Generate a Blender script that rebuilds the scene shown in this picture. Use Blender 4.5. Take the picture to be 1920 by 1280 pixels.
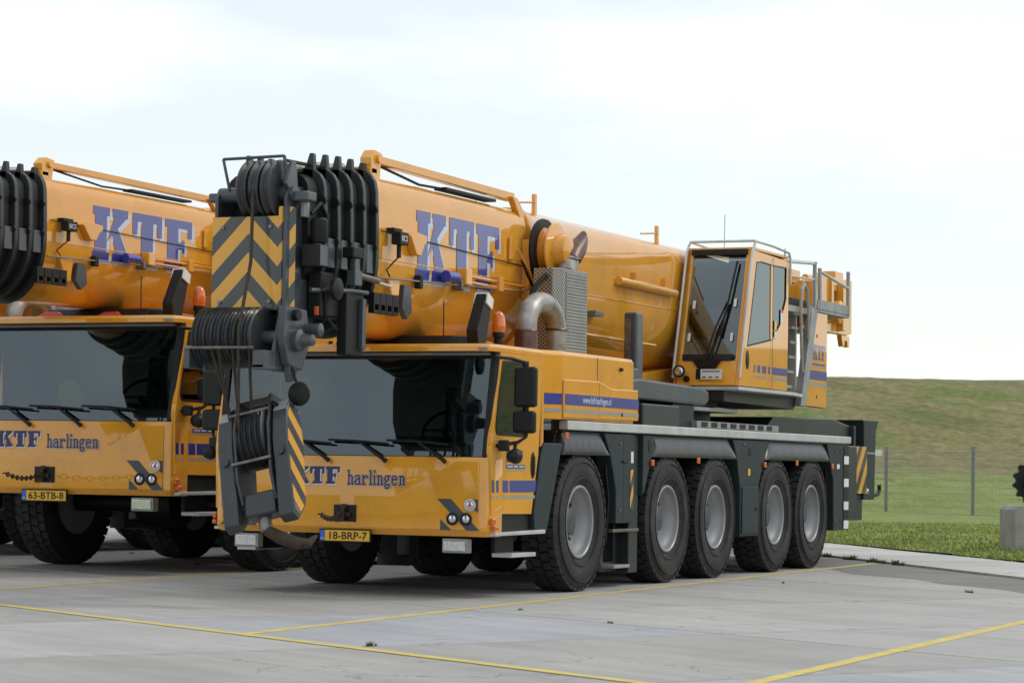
import bpy, bmesh, math, random
from mathutils import Vector, Matrix, Quaternion
R=math.radians
random.seed(7)
scene=bpy.context.scene
for o in list(bpy.data.objects): bpy.data.objects.remove(o)
COL=scene.collection
# ------------------------------------------------------------------ camera
def make_camera():
    th,roll,pitch=R(24),math.atan(.015),math.atan(235/4800)
    fwd=Vector((-math.sin(th),math.cos(th),0)); rt=Vector((math.cos(th),math.sin(th),0)); up=Vector((0,0,1))
    f2=fwd*math.cos(pitch)+up*math.sin(pitch); u2=up*math.cos(pitch)-fwd*math.sin(pitch)
    r3=rt*math.cos(roll)+u2*math.sin(roll); u3=u2*math.cos(roll)-rt*math.sin(roll)
    cd=bpy.data.cameras.new('camera'); cd.sensor_width=36; cd.lens=90; cd.clip_start=.1; cd.clip_end=3000
    cd.dof.use_dof=True; cd.dof.focus_distance=27; cd.dof.aperture_fstop=5.6
    c=bpy.data.objects.new('camera',cd); COL.objects.link(c)
    m=Matrix((r3,u3,-f2)).transposed().to_4x4(); m.translation=Vector((11.317,-21.723,1.24)); c.matrix_world=m
    scene.camera=c
make_camera()
# ------------------------------------------------------------------ sky, sun, exposure
SUN_EL,SUN_AZ=R(46),R(38)      # azimuth: from +X towards +Y
def make_world():
    w=bpy.data.worlds.new('World'); scene.world=w; w.use_nodes=True
    nt=w.node_tree; n=nt.nodes; L=nt.links; n.clear()
    out=n.new('ShaderNodeOutputWorld'); bg=n.new('ShaderNodeBackground'); bg.inputs[1].default_value=.15
    sky=n.new('ShaderNodeTexSky'); sky.sky_type='NISHITA'; sky.sun_disc=False; sky.sun_elevation=SUN_EL; sky.sun_rotation=R(90)-SUN_AZ
    tc=n.new('ShaderNodeTexCoord'); mp=n.new('ShaderNodeMapping'); mp.inputs['Scale'].default_value=(2.2,2.2,9)
    nz=n.new('ShaderNodeTexNoise'); nz.inputs['Scale'].default_value=1.6; nz.inputs['Detail'].default_value=6; nz.inputs['Roughness'].default_value=.55
    cr=n.new('ShaderNodeMapRange'); cr.inputs[1].default_value=.46; cr.inputs[2].default_value=.66; cr.inputs[3].default_value=.63; cr.inputs[4].default_value=1.0
    mx=n.new('ShaderNodeMix'); mx.data_type='RGBA'; mx.inputs[7].default_value=(7.25,7.5,7.35,1)
    L.new(tc.outputs['Generated'],mp.inputs[0]); L.new(mp.outputs[0],nz.inputs[0]); L.new(nz.outputs[0],cr.inputs[0])
    L.new(cr.outputs[0],mx.inputs[0]); L.new(sky.outputs[0],mx.inputs[6]); L.new(mx.outputs[2],bg.inputs[0]); L.new(bg.outputs[0],out.inputs[0])
    sd=bpy.data.lights.new('sun','SUN'); sd.energy=1.0; sd.angle=R(14); sd.color=(1,.95,.88)
    so=bpy.data.objects.new('sun',sd); COL.objects.link(so)
    d=Vector((math.cos(SUN_EL)*math.cos(SUN_AZ),math.cos(SUN_EL)*math.sin(SUN_AZ),math.sin(SUN_EL)))
    so.rotation_euler=d.to_track_quat('Z','Y').to_euler()
make_world()
scene.render.engine='CYCLES'; scene.cycles.max_bounces=14; scene.cycles.diffuse_bounces=7; scene.cycles.glossy_bounces=5; scene.cycles.transparent_max_bounces=12
vs=scene.view_settings; vs.view_transform='Standard'; vs.look='None'; vs.exposure=0.0; vs.gamma=1
# ------------------------------------------------------------------ materials
M={}
def mat(name,col,rough=.5,metal=0,coat=0,coat_r=.04,var=.12,vscale=3,bump=0,bscale=40,dirt=None,dirt_amt=0,dscale=1.5,spec=.5,emis=None):
    m=bpy.data.materials.new(name); m.use_nodes=True; nt=m.node_tree; n=nt.nodes; L=nt.links
    b=n['Principled BSDF']; b.inputs['Roughness'].default_value=rough; b.inputs['Metallic'].default_value=metal
    b.inputs['Coat Weight'].default_value=coat; b.inputs['Coat IOR'].default_value=1.5 if name not in('yellow',) else 1.66; b.inputs['Coat Roughness'].default_value=coat_r; b.inputs['Specular IOR Level'].default_value=spec
    tc=n.new('ShaderNodeTexCoord'); nz=n.new('ShaderNodeTexNoise'); nz.inputs['Scale'].default_value=vscale; nz.inputs['Detail'].default_value=5
    L.new(tc.outputs['Object'],nz.inputs[0])
    mr=n.new('ShaderNodeMapRange'); mr.inputs[1].default_value=.3; mr.inputs[2].default_value=.7; mr.inputs[3].default_value=1-var; mr.inputs[4].default_value=1+var*.4
    L.new(nz.outputs[0],mr.inputs[0])
    mx=n.new('ShaderNodeMix'); mx.data_type='RGBA'; mx.blend_type='MULTIPLY'; mx.inputs[0].default_value=1; mx.inputs[6].default_value=(*col,1)
    L.new(mr.outputs[0],mx.inputs[7]); res=mx.outputs[2]
    if dirt:
        n2=n.new('ShaderNodeTexNoise'); n2.inputs['Scale'].default_value=dscale; n2.inputs['Detail'].default_value=8; n2.inputs['Roughness'].default_value=.65; L.new(tc.outputs['Object'],n2.inputs[0])
        m2=n.new('ShaderNodeMapRange'); m2.inputs[1].default_value=.5; m2.inputs[2].default_value=.75; m2.inputs[3].default_value=0; m2.inputs[4].default_value=dirt_amt; L.new(n2.outputs[0],m2.inputs[0])
        x2=n.new('ShaderNodeMix'); x2.data_type='RGBA'; x2.inputs[7].default_value=(*dirt,1); L.new(m2.outputs[0],x2.inputs[0]); L.new(res,x2.inputs[6]); res=x2.outputs[2]
    L.new(res,b.inputs['Base Color'])
    if bump:
        n3=n.new('ShaderNodeTexNoise'); n3.inputs['Scale'].default_value=bscale; n3.inputs['Detail'].default_value=4; L.new(tc.outputs['Object'],n3.inputs[0])
        bp=n.new('ShaderNodeBump'); bp.inputs['Strength'].default_value=bump; bp.inputs['Distance'].default_value=.02; L.new(n3.outputs[0],bp.inputs['Height']); L.new(bp.outputs[0],b.inputs['Normal'])
    if emis: b.inputs['Emission Color'].default_value=(*emis,1); b.inputs['Emission Strength'].default_value=.25
    M[name]=m; return m
mat('yellow',(.76,.34,.030),.38,coat=1,coat_r=.03,var=.08,vscale=1.4,dirt=(.30,.17,.05),dirt_amt=.34,dscale=2.6,spec=.08)
mat('dark',(.016,.020,.022),.45,coat=.15,coat_r=.2,var=.2,vscale=2.5,dirt=(.06,.057,.05),dirt_amt=.25)
mat('greygreen',(.018,.029,.034),.55,coat=.03,coat_r=.2,var=.2,vscale=2,dirt=(.045,.047,.045),dirt_amt=.25,spec=.35)
mat('headgrey',(.048,.060,.074),.42,coat=.3,coat_r=.15,var=.2,vscale=3,dirt=(.13,.11,.09),dirt_amt=.3)
mat('hookgrey',(.028,.034,.040),.42,coat=.2,coat_r=.15,var=.25,vscale=3,dirt=(.09,.075,.06),dirt_amt=.35)
mat('black',(.007,.0075,.008),.5,coat=0,var=.2,spec=.35)
mat('fender',(.009,.010,.011),.36,coat=.1,coat_r=.3,var=.2,vscale=2,dirt=(.05,.048,.045),dirt_amt=.2,spec=.45)
mat('rubber',(.017,.017,.017),.78,var=.3,vscale=6,dirt=(.075,.068,.06),dirt_amt=.55,dscale=3,bump=.3,bscale=30)
mat('rim',(.31,.32,.335),.42,metal=.2,var=.15,vscale=5,dirt=(.2,.18,.15),dirt_amt=.45,dscale=5)
mat('hub',(.085,.09,.095),.5,metal=.2,var=.3,vscale=8,dirt=(.09,.08,.07),dirt_amt=.5)
mat('alu',(.56,.58,.58),.42,metal=.35,var=.15,vscale=4,dirt=(.3,.29,.26),dirt_amt=.3)
mat('alu_dull',(.33,.34,.34),.5,metal=.4,var=.2,vscale=6)
mat('platebeige',(.36,.33,.29),.5,var=.15)
mat('exhaust',(.40,.385,.365),.48,metal=.75,var=.35,vscale=7,dirt=(.20,.16,.13),dirt_amt=.5,dscale=6)
mat('exhaust_dark',(.15,.095,.085),.4,metal=.8,var=.4,vscale=6)
mat('rope',(.055,.040,.030),.6,metal=.3,var=.3,vscale=30,bump=.5,bscale=150)
mat('sheave',(.028,.032,.036),.45,coat=.2,var=.3,vscale=8,dirt=(.10,.065,.04),dirt_amt=.5,dscale=6)
mat('steel',(.22,.20,.18),.4,metal=.7,var=.4,vscale=10,dirt=(.12,.06,.03),dirt_amt=.5,dscale=6)
mat('rust',(.06,.036,.026),.7,metal=.3,var=.4,vscale=14,dirt=(.05,.04,.035),dirt_amt=.8,dscale=10)
mat('blue_shaded',(.010,.011,.10),.45,coat=.3,coat_r=.1,var=.05)  # same blue lettering paint, with the front's shade put into its colour
mat('blue',(.014,.026,.26),.4,coat=1,coat_r=.03,var=.05)
mat('pale',(.50,.58,.68),.4,coat=.8,coat_r=.04,var=.05)
mat('greystripe',(.30,.30,.29),.4,coat=.8,coat_r=.04,var=.05)
mat('white',(.72,.73,.73),.45,var=.08,vscale=4)
mat('orange_lens',(.68,.12,.015),.18,coat=1,var=.15)
mat('beacon',(.78,.17,.014),.12,coat=1,var=.35,vscale=14)
mat('red',(.62,.03,.03),.4,coat=.3,var=.1)
mat('lens',(.72,.74,.76),.08,metal=.75,coat=1,var=.3,vscale=25)
mat('plate_yellow',(.80,.44,.01),.4,coat=.5,var=.05)
mat('plate_blue',(.03,.12,.55),.4,var=.05)
mat('seat',(.03,.032,.035),.8,var=.3)
mat('lining',(.20,.20,.195),.8,var=.2)
mat('dash',(.045,.05,.053),.6,var=.2)
mat('helmet',(.75,.62,.05),.35,coat=.5,var=.05)
mat('bluebit',(.03,.04,.35),.35,coat=.5,var=.1)
mat('concrete_block',(.36,.35,.33),.85,var=.25,vscale=4,bump=.5,bscale=25,dirt=(.20,.19,.16),dirt_amt=.5)
mat('galv',(.21,.225,.24),.45,metal=.5,var=.2,vscale=8)
def glass(name,tint,ior=1.5):
    m=bpy.data.materials.new(name); m.use_nodes=True; nt=m.node_tree; n=nt.nodes; L=nt.links; n.clear()
    o=n.new('ShaderNodeOutputMaterial'); mx=n.new('ShaderNodeMixShader'); t=n.new('ShaderNodeBsdfTransparent'); g=n.new('ShaderNodeBsdfGlossy'); f=n.new('ShaderNodeFresnel')
    f.inputs[0].default_value=ior; t.inputs[0].default_value=(*tint,1); g.inputs['Roughness'].default_value=.015; g.inputs['Color'].default_value=(.84,.96,1,1)
    L.new(f.outputs[0],mx.inputs[0]); L.new(t.outputs[0],mx.inputs[1]); L.new(g.outputs[0],mx.inputs[2]); L.new(mx.outputs[0],o.inputs[0]); M[name]=m
glass('glass',(.48,.56,.56),2.05); glass('glass_green',(.56,.68,.67),1.9); glass('glass_side',(.5,.62,.68),2.3)
def node_mat(name):
    m=bpy.data.materials.new(name); m.use_nodes=True; M[name]=m
    return m,m.node_tree.nodes,m.node_tree.links,m.node_tree.nodes['Principled BSDF']
def hazard(name,kind,period,c0=(.70,.34,.03),c1=(.035,.042,.048),ang=1.0):
    """flat printed stripes: kind 'v' = chevrons about x=0 in the x/z plane, 'dyz','dxz' = diagonal"""
    m,n,L,b=node_mat(name); b.inputs['Roughness'].default_value=.4; b.inputs['Coat Weight'].default_value=.6
    tc=n.new('ShaderNodeTexCoord'); sp=n.new('ShaderNodeSeparateXYZ'); L.new(tc.outputs['Object'],sp.inputs[0])
    def mth(op,a,bv):
        q=n.new('ShaderNodeMath'); q.operation=op
        for i,v in enumerate((a,bv)):
            if v is None: continue
            if isinstance(v,(int,float)): q.inputs[i].default_value=v
            else: L.new(v,q.inputs[i])
        return q.outputs[0]
    if kind=='v': u=mth('ABSOLUTE',sp.outputs[0],None); w=sp.outputs[2]
    elif kind=='dyz': u=sp.outputs[1]; w=sp.outputs[2]
    else: u=sp.outputs[0]; w=sp.outputs[2]
    s=mth('ADD',mth('MULTIPLY',u,ang),w); fr=mth('FRACT',mth('DIVIDE',mth('ADD',s,50.0),period),None); g=mth('GREATER_THAN',fr,.5)
    mx=n.new('ShaderNodeMix'); mx.data_type='RGBA'; mx.inputs[6].default_value=(*c0,1); mx.inputs[7].default_value=(*c1,1); L.new(g,mx.inputs[0]); L.new(mx.outputs[2],b.inputs['Base Color'])
hazard('chevron','v',.335,ang=1.0); hazard('stripe_yz','dyz',.40,ang=-1.1); hazard('stripe_hook','dyz',.25,ang=.6); hazard('chevron_side','dyz',.335,ang=-1.6); hazard('stripe_small','dyz',.26,ang=-1.6)
def perforated():
    m,n,L,b=node_mat('perforated'); b.inputs['Metallic'].default_value=.5; b.inputs['Roughness'].default_value=.45
    tc=n.new('ShaderNodeTexCoord'); vo=n.new('ShaderNodeTexVoronoi'); vo.voronoi_dimensions='2D'; vo.inputs['Randomness'].default_value=0; vo.inputs['Scale'].default_value=24
    sp=n.new('ShaderNodeSeparateXYZ'); ad=n.new('ShaderNodeMath'); cb=n.new('ShaderNodeCombineXYZ'); L.new(tc.outputs['Object'],sp.inputs[0]); L.new(sp.outputs[0],ad.inputs[0]); L.new(sp.outputs[1],ad.inputs[1])
    a1=n.new('ShaderNodeMath'); a1.operation='ADD'; a2=n.new('ShaderNodeMath'); a2.operation='SUBTRACT'; L.new(ad.outputs[0],a1.inputs[0]); L.new(sp.outputs[2],a1.inputs[1]); L.new(ad.outputs[0],a2.inputs[0]); L.new(sp.outputs[2],a2.inputs[1])
    L.new(a1.outputs[0],cb.inputs[0]); L.new(a2.outputs[0],cb.inputs[1]); L.new(cb.outputs[0],vo.inputs[0]); lt=n.new('ShaderNodeMath'); lt.operation='LESS_THAN'; lt.inputs[1].default_value=.30; L.new(vo.outputs['Distance'],lt.inputs[0])
    mx=n.new('ShaderNodeMix'); mx.data_type='RGBA'; mx.inputs[6].default_value=(.40,.38,.35,1); mx.inputs[7].default_value=(.02,.02,.02,1); L.new(lt.outputs[0],mx.inputs[0]); L.new(mx.outputs[2],b.inputs['Base Color'])
perforated()
def slab_mat():
    m,n,L,b=node_mat('slab'); b.inputs['Roughness'].default_value=.82; b.inputs['Specular IOR Level'].default_value=.35
    tc=n.new('ShaderNodeTexCoord'); oi=n.new('ShaderNodeObjectInfo')
    def noise(sc,det,stretch=None,rough=.6):
        q=n.new('ShaderNodeTexNoise'); q.inputs['Scale'].default_value=sc; q.inputs['Detail'].default_value=det; q.inputs['Roughness'].default_value=rough
        if stretch:
            mp=n.new('ShaderNodeMapping'); mp.inputs['Scale'].default_value=stretch; mp.inputs['Rotation'].default_value=(0,0,R(30)); L.new(tc.outputs['Object'],mp.inputs[0]); L.new(mp.outputs[0],q.inputs[0])
        else: L.new(tc.outputs['Object'],q.inputs[0])
        return q.outputs[0]
    def mr(v,a,b_,c,d):
        q=n.new('ShaderNodeMapRange'); q.inputs[1].default_value=a; q.inputs[2].default_value=b_; q.inputs[3].default_value=c; q.inputs[4].default_value=d; L.new(v,q.inputs[0]); return q.outputs[0]
    def mix(f,a,b_,bt='MIX'):
        q=n.new('ShaderNodeMix'); q.data_type='RGBA'; q.blend_type=bt
        for i,v in ((0,f),(6,a),(7,b_)):
            if isinstance(v,(int,float)): q.inputs[i].default_value=v
            elif isinstance(v,tuple): q.inputs[i].default_value=v
            else: L.new(v,q.inputs[i])
        return q.outputs[2]
    base=mix(oi.outputs['Random'],(.385,.372,.355,1),(.455,.445,.43,1))
    c=mix(1.0,base,mr(noise(.5,6),.3,.7,.82,1.1),'MULTIPLY')
    c=mix(1.0,c,mr(noise(1.2,5,(.25,3,1)),.35,.7,.86,1.06),'MULTIPLY')
    c=mix(1.0,c,mr(noise(60,3),.3,.7,.9,1.06),'MULTIPLY')
    st=mr(noise(.9,9,rough=.7),.57,.72,0,.5); c=mix(st,c,(.22,.205,.185,1))
    sp=mr(noise(7,3,rough=.4),.70,.76,0,.55); c=mix(sp,c,(.13,.12,.11,1))
    tr=mr(noise(.8,4,(.06,5,1)),.60,.72,0,.38); c=mix(tr,c,(.17,.16,.15,1))
    vo=n.new('ShaderNodeTexVoronoi'); vo.feature='DISTANCE_TO_EDGE'; vo.inputs['Scale'].default_value=.55; wv=n.new('ShaderNodeVectorMath'); wv.operation='ADD'; nn=n.new('ShaderNodeTexNoise'); nn.inputs['Scale'].default_value=2.5; nn.inputs['Detail'].default_value=5; L.new(tc.outputs['Object'],nn.inputs[0])
    sc=n.new('ShaderNodeVectorMath'); sc.operation='SCALE'; sc.inputs['Scale'].default_value=.5; L.new(nn.outputs['Color'],sc.inputs[0]); L.new(tc.outputs['Object'],wv.inputs[0]); L.new(sc.outputs[0],wv.inputs[1])
    ov=n.new('ShaderNodeVectorMath'); ov.operation='ADD'; L.new(wv.outputs[0],ov.inputs[0]); rs=n.new('ShaderNodeMath'); rs.operation='MULTIPLY'; rs.inputs[1].default_value=37; L.new(oi.outputs['Random'],rs.inputs[0]); L.new(rs.outputs[0],ov.inputs[1]); L.new(ov.outputs[0],vo.inputs[0])
    ck=mr(vo.outputs['Distance'],.0,.006,.7,0); mk=mr(noise(.35,2),.52,.58,0,1); mm=n.new('ShaderNodeMath'); mm.operation='MULTIPLY'; L.new(ck,mm.inputs[0]); L.new(mk,mm.inputs[1]); c=mix(mm.outputs[0],c,(.09,.085,.075,1))
    L.new(c,b.inputs['Base Color'])
    bp=n.new('ShaderNodeBump'); bp.inputs['Strength'].default_value=.25; bp.inputs['Distance'].default_value=.01; L.new(noise(90,4),bp.inputs['Height']); L.new(bp.outputs[0],b.inputs['Normal'])
slab_mat()
M['slab_blue']=M['slab'].copy(); M['slab_dark']=M['slab'].copy(); M['slab_light']=M['slab'].copy()
def recol(m,a,b):
    for nd in m.node_tree.nodes:
        if nd.type=='MIX' and nd.blend_type=='MIX' and abs(nd.inputs[6].default_value[0]-.385)<.001:
            nd.inputs[6].default_value=(*a,1); nd.inputs[7].default_value=(*b,1)
recol(M['slab_blue'],(.40,.41,.43),(.42,.43,.45)); recol(M['slab_dark'],(.235,.23,.22),(.26,.25,.24)); recol(M['slab_light'],(.55,.54,.51),(.58,.57,.54))
mat('joint_fill',(.10,.095,.08),.95,var=.4,vscale=8)
mat('line_yellow',(.66,.52,.13),.75,var=.18,vscale=5,dirt=(.40,.37,.29),dirt_amt=.95,dscale=6)
def grass_mat(name,cols,sc,stretch=(1,1,1)):
    m,n,L,b=node_mat(name); b.inputs['Roughness'].default_value=.9; b.inputs['Specular IOR Level'].default_value=.15
    tc=n.new('ShaderNodeTexCoord'); mp=n.new('ShaderNodeMapping'); mp.inputs['Scale'].default_value=stretch; L.new(tc.outputs['Object'],mp.inputs[0])
    a=n.new('ShaderNodeTexNoise'); a.inputs['Scale'].default_value=sc; a.inputs['Detail'].default_value=9; a.inputs['Roughness'].default_value=.7; L.new(mp.outputs[0],a.inputs[0])
    cr=n.new('ShaderNodeValToRGB'); e=cr.color_ramp.elements
    e[0].position=.33; e[0].color=(*cols[0],1); e[1].position=.68; e[1].color=(*cols[-1],1)
    for i,c in enumerate(cols[1:-1]):
        q=e.new(.33+.35*(i+1)/(len(cols)-1)); q.color=(*c,1)
    L.new(a.outputs[0],cr.inputs[0])
    a2=n.new('ShaderNodeTexNoise'); a2.inputs['Scale'].default_value=sc*14; a2.inputs['Detail'].default_value=6; L.new(tc.outputs['Object'],a2.inputs[0])
    mr=n.new('ShaderNodeMapRange'); mr.inputs[1].default_value=.3; mr.inputs[2].default_value=.7; mr.inputs[3].default_value=.72; mr.inputs[4].default_value=1.2; L.new(a2.outputs[0],mr.inputs[0])
    mx=n.new('ShaderNodeMix'); mx.data_type='RGBA'; mx.blend_type='MULTIPLY'; mx.inputs[0].default_value=1; L.new(cr.outputs[0],mx.inputs[6]); L.new(mr.outputs[0],mx.inputs[7]); L.new(mx.outputs[2],b.inputs['Base Color'])
    bp=n.new('ShaderNodeBump'); bp.inputs['Strength'].default_value=.5; bp.inputs['Distance'].default_value=.08; L.new(a2.outputs[0],bp.inputs['Height']); L.new(bp.outputs[0],b.inputs['Normal'])
grass_mat('dike_grass',[(.125,.145,.05),(.23,.20,.10),(.15,.18,.06),(.27,.225,.125)],.22,(.4,1,1))
grass_mat('lawn',[(.14,.20,.05),(.22,.26,.08),(.28,.285,.12)],.8)
mat('blade',(.29,.35,.095),.8,var=.35,vscale=.8); mat('weed',(.07,.11,.02),.8,var=.3); mat('flower',(.75,.60,.03),.7,var=.1)
# ------------------------------------------------------------------ mesh helpers
class MB:
    def __init__(s): s.bm=bmesh.new()
    def face(s,pts):
        return s.bm.faces.new([s.bm.verts.new(p) for p in pts])
    def box(s,x0,x1,y0,y1,z0,z1):
        v=[s.bm.verts.new((x,y,z)) for x in(x0,x1) for y in(y0,y1) for z in(z0,z1)]
        for f in((0,1,3,2),(4,6,7,5),(0,4,5,1),(2,3,7,6),(0,2,6,4),(1,5,7,3)): s.bm.faces.new([v[i] for i in f])
        return s
    def prism(s,poly,ax,a,b):
        def P(u,v,w): return {'x':(w,u,v),'y':(u,w,v),'z':(u,v,w)}[ax]
        A=[s.bm.verts.new(P(u,v,a)) for u,v in poly]; B=[s.bm.verts.new(P(u,v,b)) for u,v in poly]
        n=len(poly); s.bm.faces.new(A); s.bm.faces.new(B[::-1])
        for i in range(n): s.bm.faces.new((A[i],B[i],B[(i+1)%n],A[(i+1)%n]))
        return s
    def ring(s,outer,inner,ax,a,b):
        """plate with a hole: outer and inner have the same number of points"""
        def P(u,v,w): return {'x':(w,u,v),'y':(u,w,v),'z':(u,v,w)}[ax]
        n=len(outer); V=[[s.bm.verts.new(P(u,v,w)) for u,v in L] for L in(outer,inner) for w in(a,b)]
        oa,ob,ia,ib=V
        for i in range(n):
            j=(i+1)%n
            for q in((oa[i],oa[j],ia[j],ia[i]),(ob[i],ib[i],ib[j],ob[j]),(oa[i],ob[i],ob[j],oa[j]),(ia[i],ia[j],ib[j],ib[i])): s.bm.faces.new(q)
        return s
    def loft(s,secs,cap=True,closed=True):
        V=[[s.bm.verts.new(p) for p in S] for S in secs]; n=len(V[0])
        for a,b in zip(V,V[1:]):
            for i in range(n if closed else n-1):
                j=(i+1)%n; s.bm.faces.new((a[i],a[j],b[j],b[i]))
        if cap and closed: s.bm.faces.new(V[0][::-1]); s.bm.faces.new(V[-1])
        return s
    def cyl(s,p0,p1,r0,r1=None,n=12,cap=True):
        r1=r0 if r1 is None else r1; p0=Vector(p0); p1=Vector(p1); d=(p1-p0).normalized()
        a=d.orthogonal().normalized(); b=d.cross(a)
        S=[[p+(a*math.cos(2*math.pi*i/n)+b*math.sin(2*math.pi*i/n))*r for i in range(n)] for p,r in((p0,r0),(p1,r1))]
        return s.loft(S,cap)
    def tube(s,pts,r,n=8,cap=True):
        pts=[Vector(p) for p in pts]; S=[]; a=None
        for i,p in enumerate(pts):
            d=(pts[min(i+1,len(pts)-1)]-pts[max(i-1,0)]).normalized()
            a=d.orthogonal().normalized() if a is None else (a-d*a.dot(d)).normalized()
            b=d.cross(a); S.append([p+(a*math.cos(2*math.pi*k/n)+b*math.sin(2*math.pi*k/n))*(r[i] if isinstance(r,(list,tuple)) else r) for k in range(n)])
        return s.loft(S,cap)
    def lathe(s,prof,n=32,org=(0,0,0),ax='x',cap=True):
        """prof: (radius, position along axis)"""
        S=[]; o=Vector(org)
        for r,t in prof:
            L=[]
            for i in range(n):
                c,q=math.cos(2*math.pi*i/n)*r,math.sin(2*math.pi*i/n)*r
                L.append(o+Vector({'x':(t,c,q),'y':(c,t,q),'z':(c,q,t)}[ax]))
            S.append(L)
        return s.loft(S,cap=cap)
    def torus(s,c,Rr,r,ax='x',n=12,k=6,sc=(1,1,1)):
        S=[]
        for i in range(n+1):
            t=2*math.pi*i/n; L=[]
            for j in range(k):
                u=2*math.pi*j/k; q=Rr+r*math.cos(u); p={'x':(r*math.sin(u),q*math.cos(t),q*math.sin(t)),'y':(q*math.cos(t),r*math.sin(u),q*math.sin(t)),'z':(q*math.cos(t),q*math.sin(t),r*math.sin(u))}[ax]
                L.append((c[0]+p[0]*sc[0],c[1]+p[1]*sc[1],c[2]+p[2]*sc[2]))
            S.append(L)
        return s.loft(S,cap=False)
    def build(s,name,m,parent=None,bevel=0,loc=(0,0,0),smooth=True,seg=2):
        bmesh.ops.recalc_face_normals(s.bm,faces=s.bm.faces)
        me=bpy.data.meshes.new(name); s.bm.to_mesh(me); s.bm.free()
        if smooth and len(me.polygons):
            me.polygons.foreach_set('use_smooth',[True]*len(me.polygons)); me.set_sharp_from_angle(angle=R(32))
        o=bpy.data.objects.new(name,me); COL.objects.link(o); o.location=loc
        if m: me.materials.append(M[m])
        if parent: o.parent=parent
        if bevel:
            b=o.modifiers.new('bevel','BEVEL'); b.width=bevel; b.segments=seg; b.limit_method='ANGLE'; b.angle_limit=R(32); b.harden_normals=True
        return o
def tag(o,label=None,cat=None,group=None,kind=None):
    for k,v in(('label',label),('category',cat),('group',group),('kind',kind)):
        if v: o[k]=v
    return o
def empty(name,loc=(0,0,0),rot=(0,0,0)):
    o=bpy.data.objects.new(name,None); o.empty_display_size=.3; COL.objects.link(o); o.location=loc; o.rotation_euler=rot; return o
def copy_tree(o,parent=None):
    c=o.copy(); COL.objects.link(c); c.parent=parent
    for ch in [x for x in bpy.data.objects if x.parent==o]: copy_tree(ch,c)
    return c
def B(name,m,parent,x0,x1,y0,y1,z0,z1,bevel=.008): return MB().box(x0,x1,y0,y1,z0,z1).build(name,m,parent,bevel)
def text(name,s,size,m,parent,org,face,align='LEFT',ex=.0015,sx=1.0,bold=0):
    """flat printed text as mesh; face 'front' reads along +X, 'side' along +Y"""
    cu=bpy.data.curves.new(name,'FONT'); cu.body=s; cu.size=size; cu.align_x=align; cu.extrude=ex; cu.resolution_u=3; cu.offset=bold
    t=bpy.data.objects.new(name,cu); COL.objects.link(t); bpy.context.view_layer.update()
    me=bpy.data.meshes.new_from_object(t.evaluated_get(bpy.context.evaluated_depsgraph_get())); bpy.data.objects.remove(t)
    for v in me.vertices:
        x,y,z=v.co; x*=sx
        v.co=(org[0]+x,org[1]-z,org[2]+y) if face=='front' else (org[0]+z,org[1]+x,org[2]+y)
    me.materials.clear(); me.materials.append(M[m]); o=bpy.data.objects.new(name,me); COL.objects.link(o); o.parent=parent; return o
# bitmap slab-serif glyphs
GL={
'h':["XXX.....",".XX.....",".XX.....",".XXXXX..",".XX..XX.",".XX..XX.",".XX..XX.",".XX..XX.","XXXX.XXX","........","........"],
'a':["........","........","........",".XXXXX..","XX...XX.","..XXXXX.","XXX..XX.","XX...XX.",".XXXXXXX","........","........"],
'r':["........","........","........","XXX.XXX.",".XXXX.XX",".XX.....",".XX.....",".XX.....","XXXXX...","........","........"],
'l':["XXX.",".XX.",".XX.",".XX.",".XX.",".XX.",".XX.",".XX.","XXXX","....","...."],
'i':[".XX.",".XX.","....","XXX.",".XX.",".XX.",".XX.",".XX.","XXXX","....","...."],
'n':["........","........","........","XXXXXX..",".XX..XX.",".XX..XX.",".XX..XX.",".XX..XX.","XXXX.XXX","........","........"],
'g':["........","........","........",".XXXXXXX","XX..XX..","XX..XX..",".XXXX...","XX......",".XXXXXX.","XX...XX.",".XXXXX.."],
'e':["........","........","........",".XXXXX..","XX...XX.","XXXXXXX.","XX......","XX...XX.",".XXXXX..","........","........"],
}
def glyph_rects(rows):
    out=[]
    H=len(rows)
    for r,row in enumerate(rows):
        c=0
        while c<len(row):
            if row[c]=='X':
                d=c
                while d<len(row) and row[d]=='X': d+=1
                out.append((c,d,H-1-r,H-r)); c=d
            else: c+=1
    return out
def bitmap_text(s,org,h,wscale=.85):
    """quads (u0,u1,v0,v1) in metres, baseline at v=0"""
    cell=h/9; u=0; q=[]
    for ch in s:
        rows=GL[ch]
        for a,b,c,d in glyph_rects(rows): q.append((u+a*cell*wscale,u+b*cell*wscale,(c-2)*cell,(d-2)*cell))
        u+=(len(rows[0])+.7)*cell*wscale
    return q,u
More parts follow.
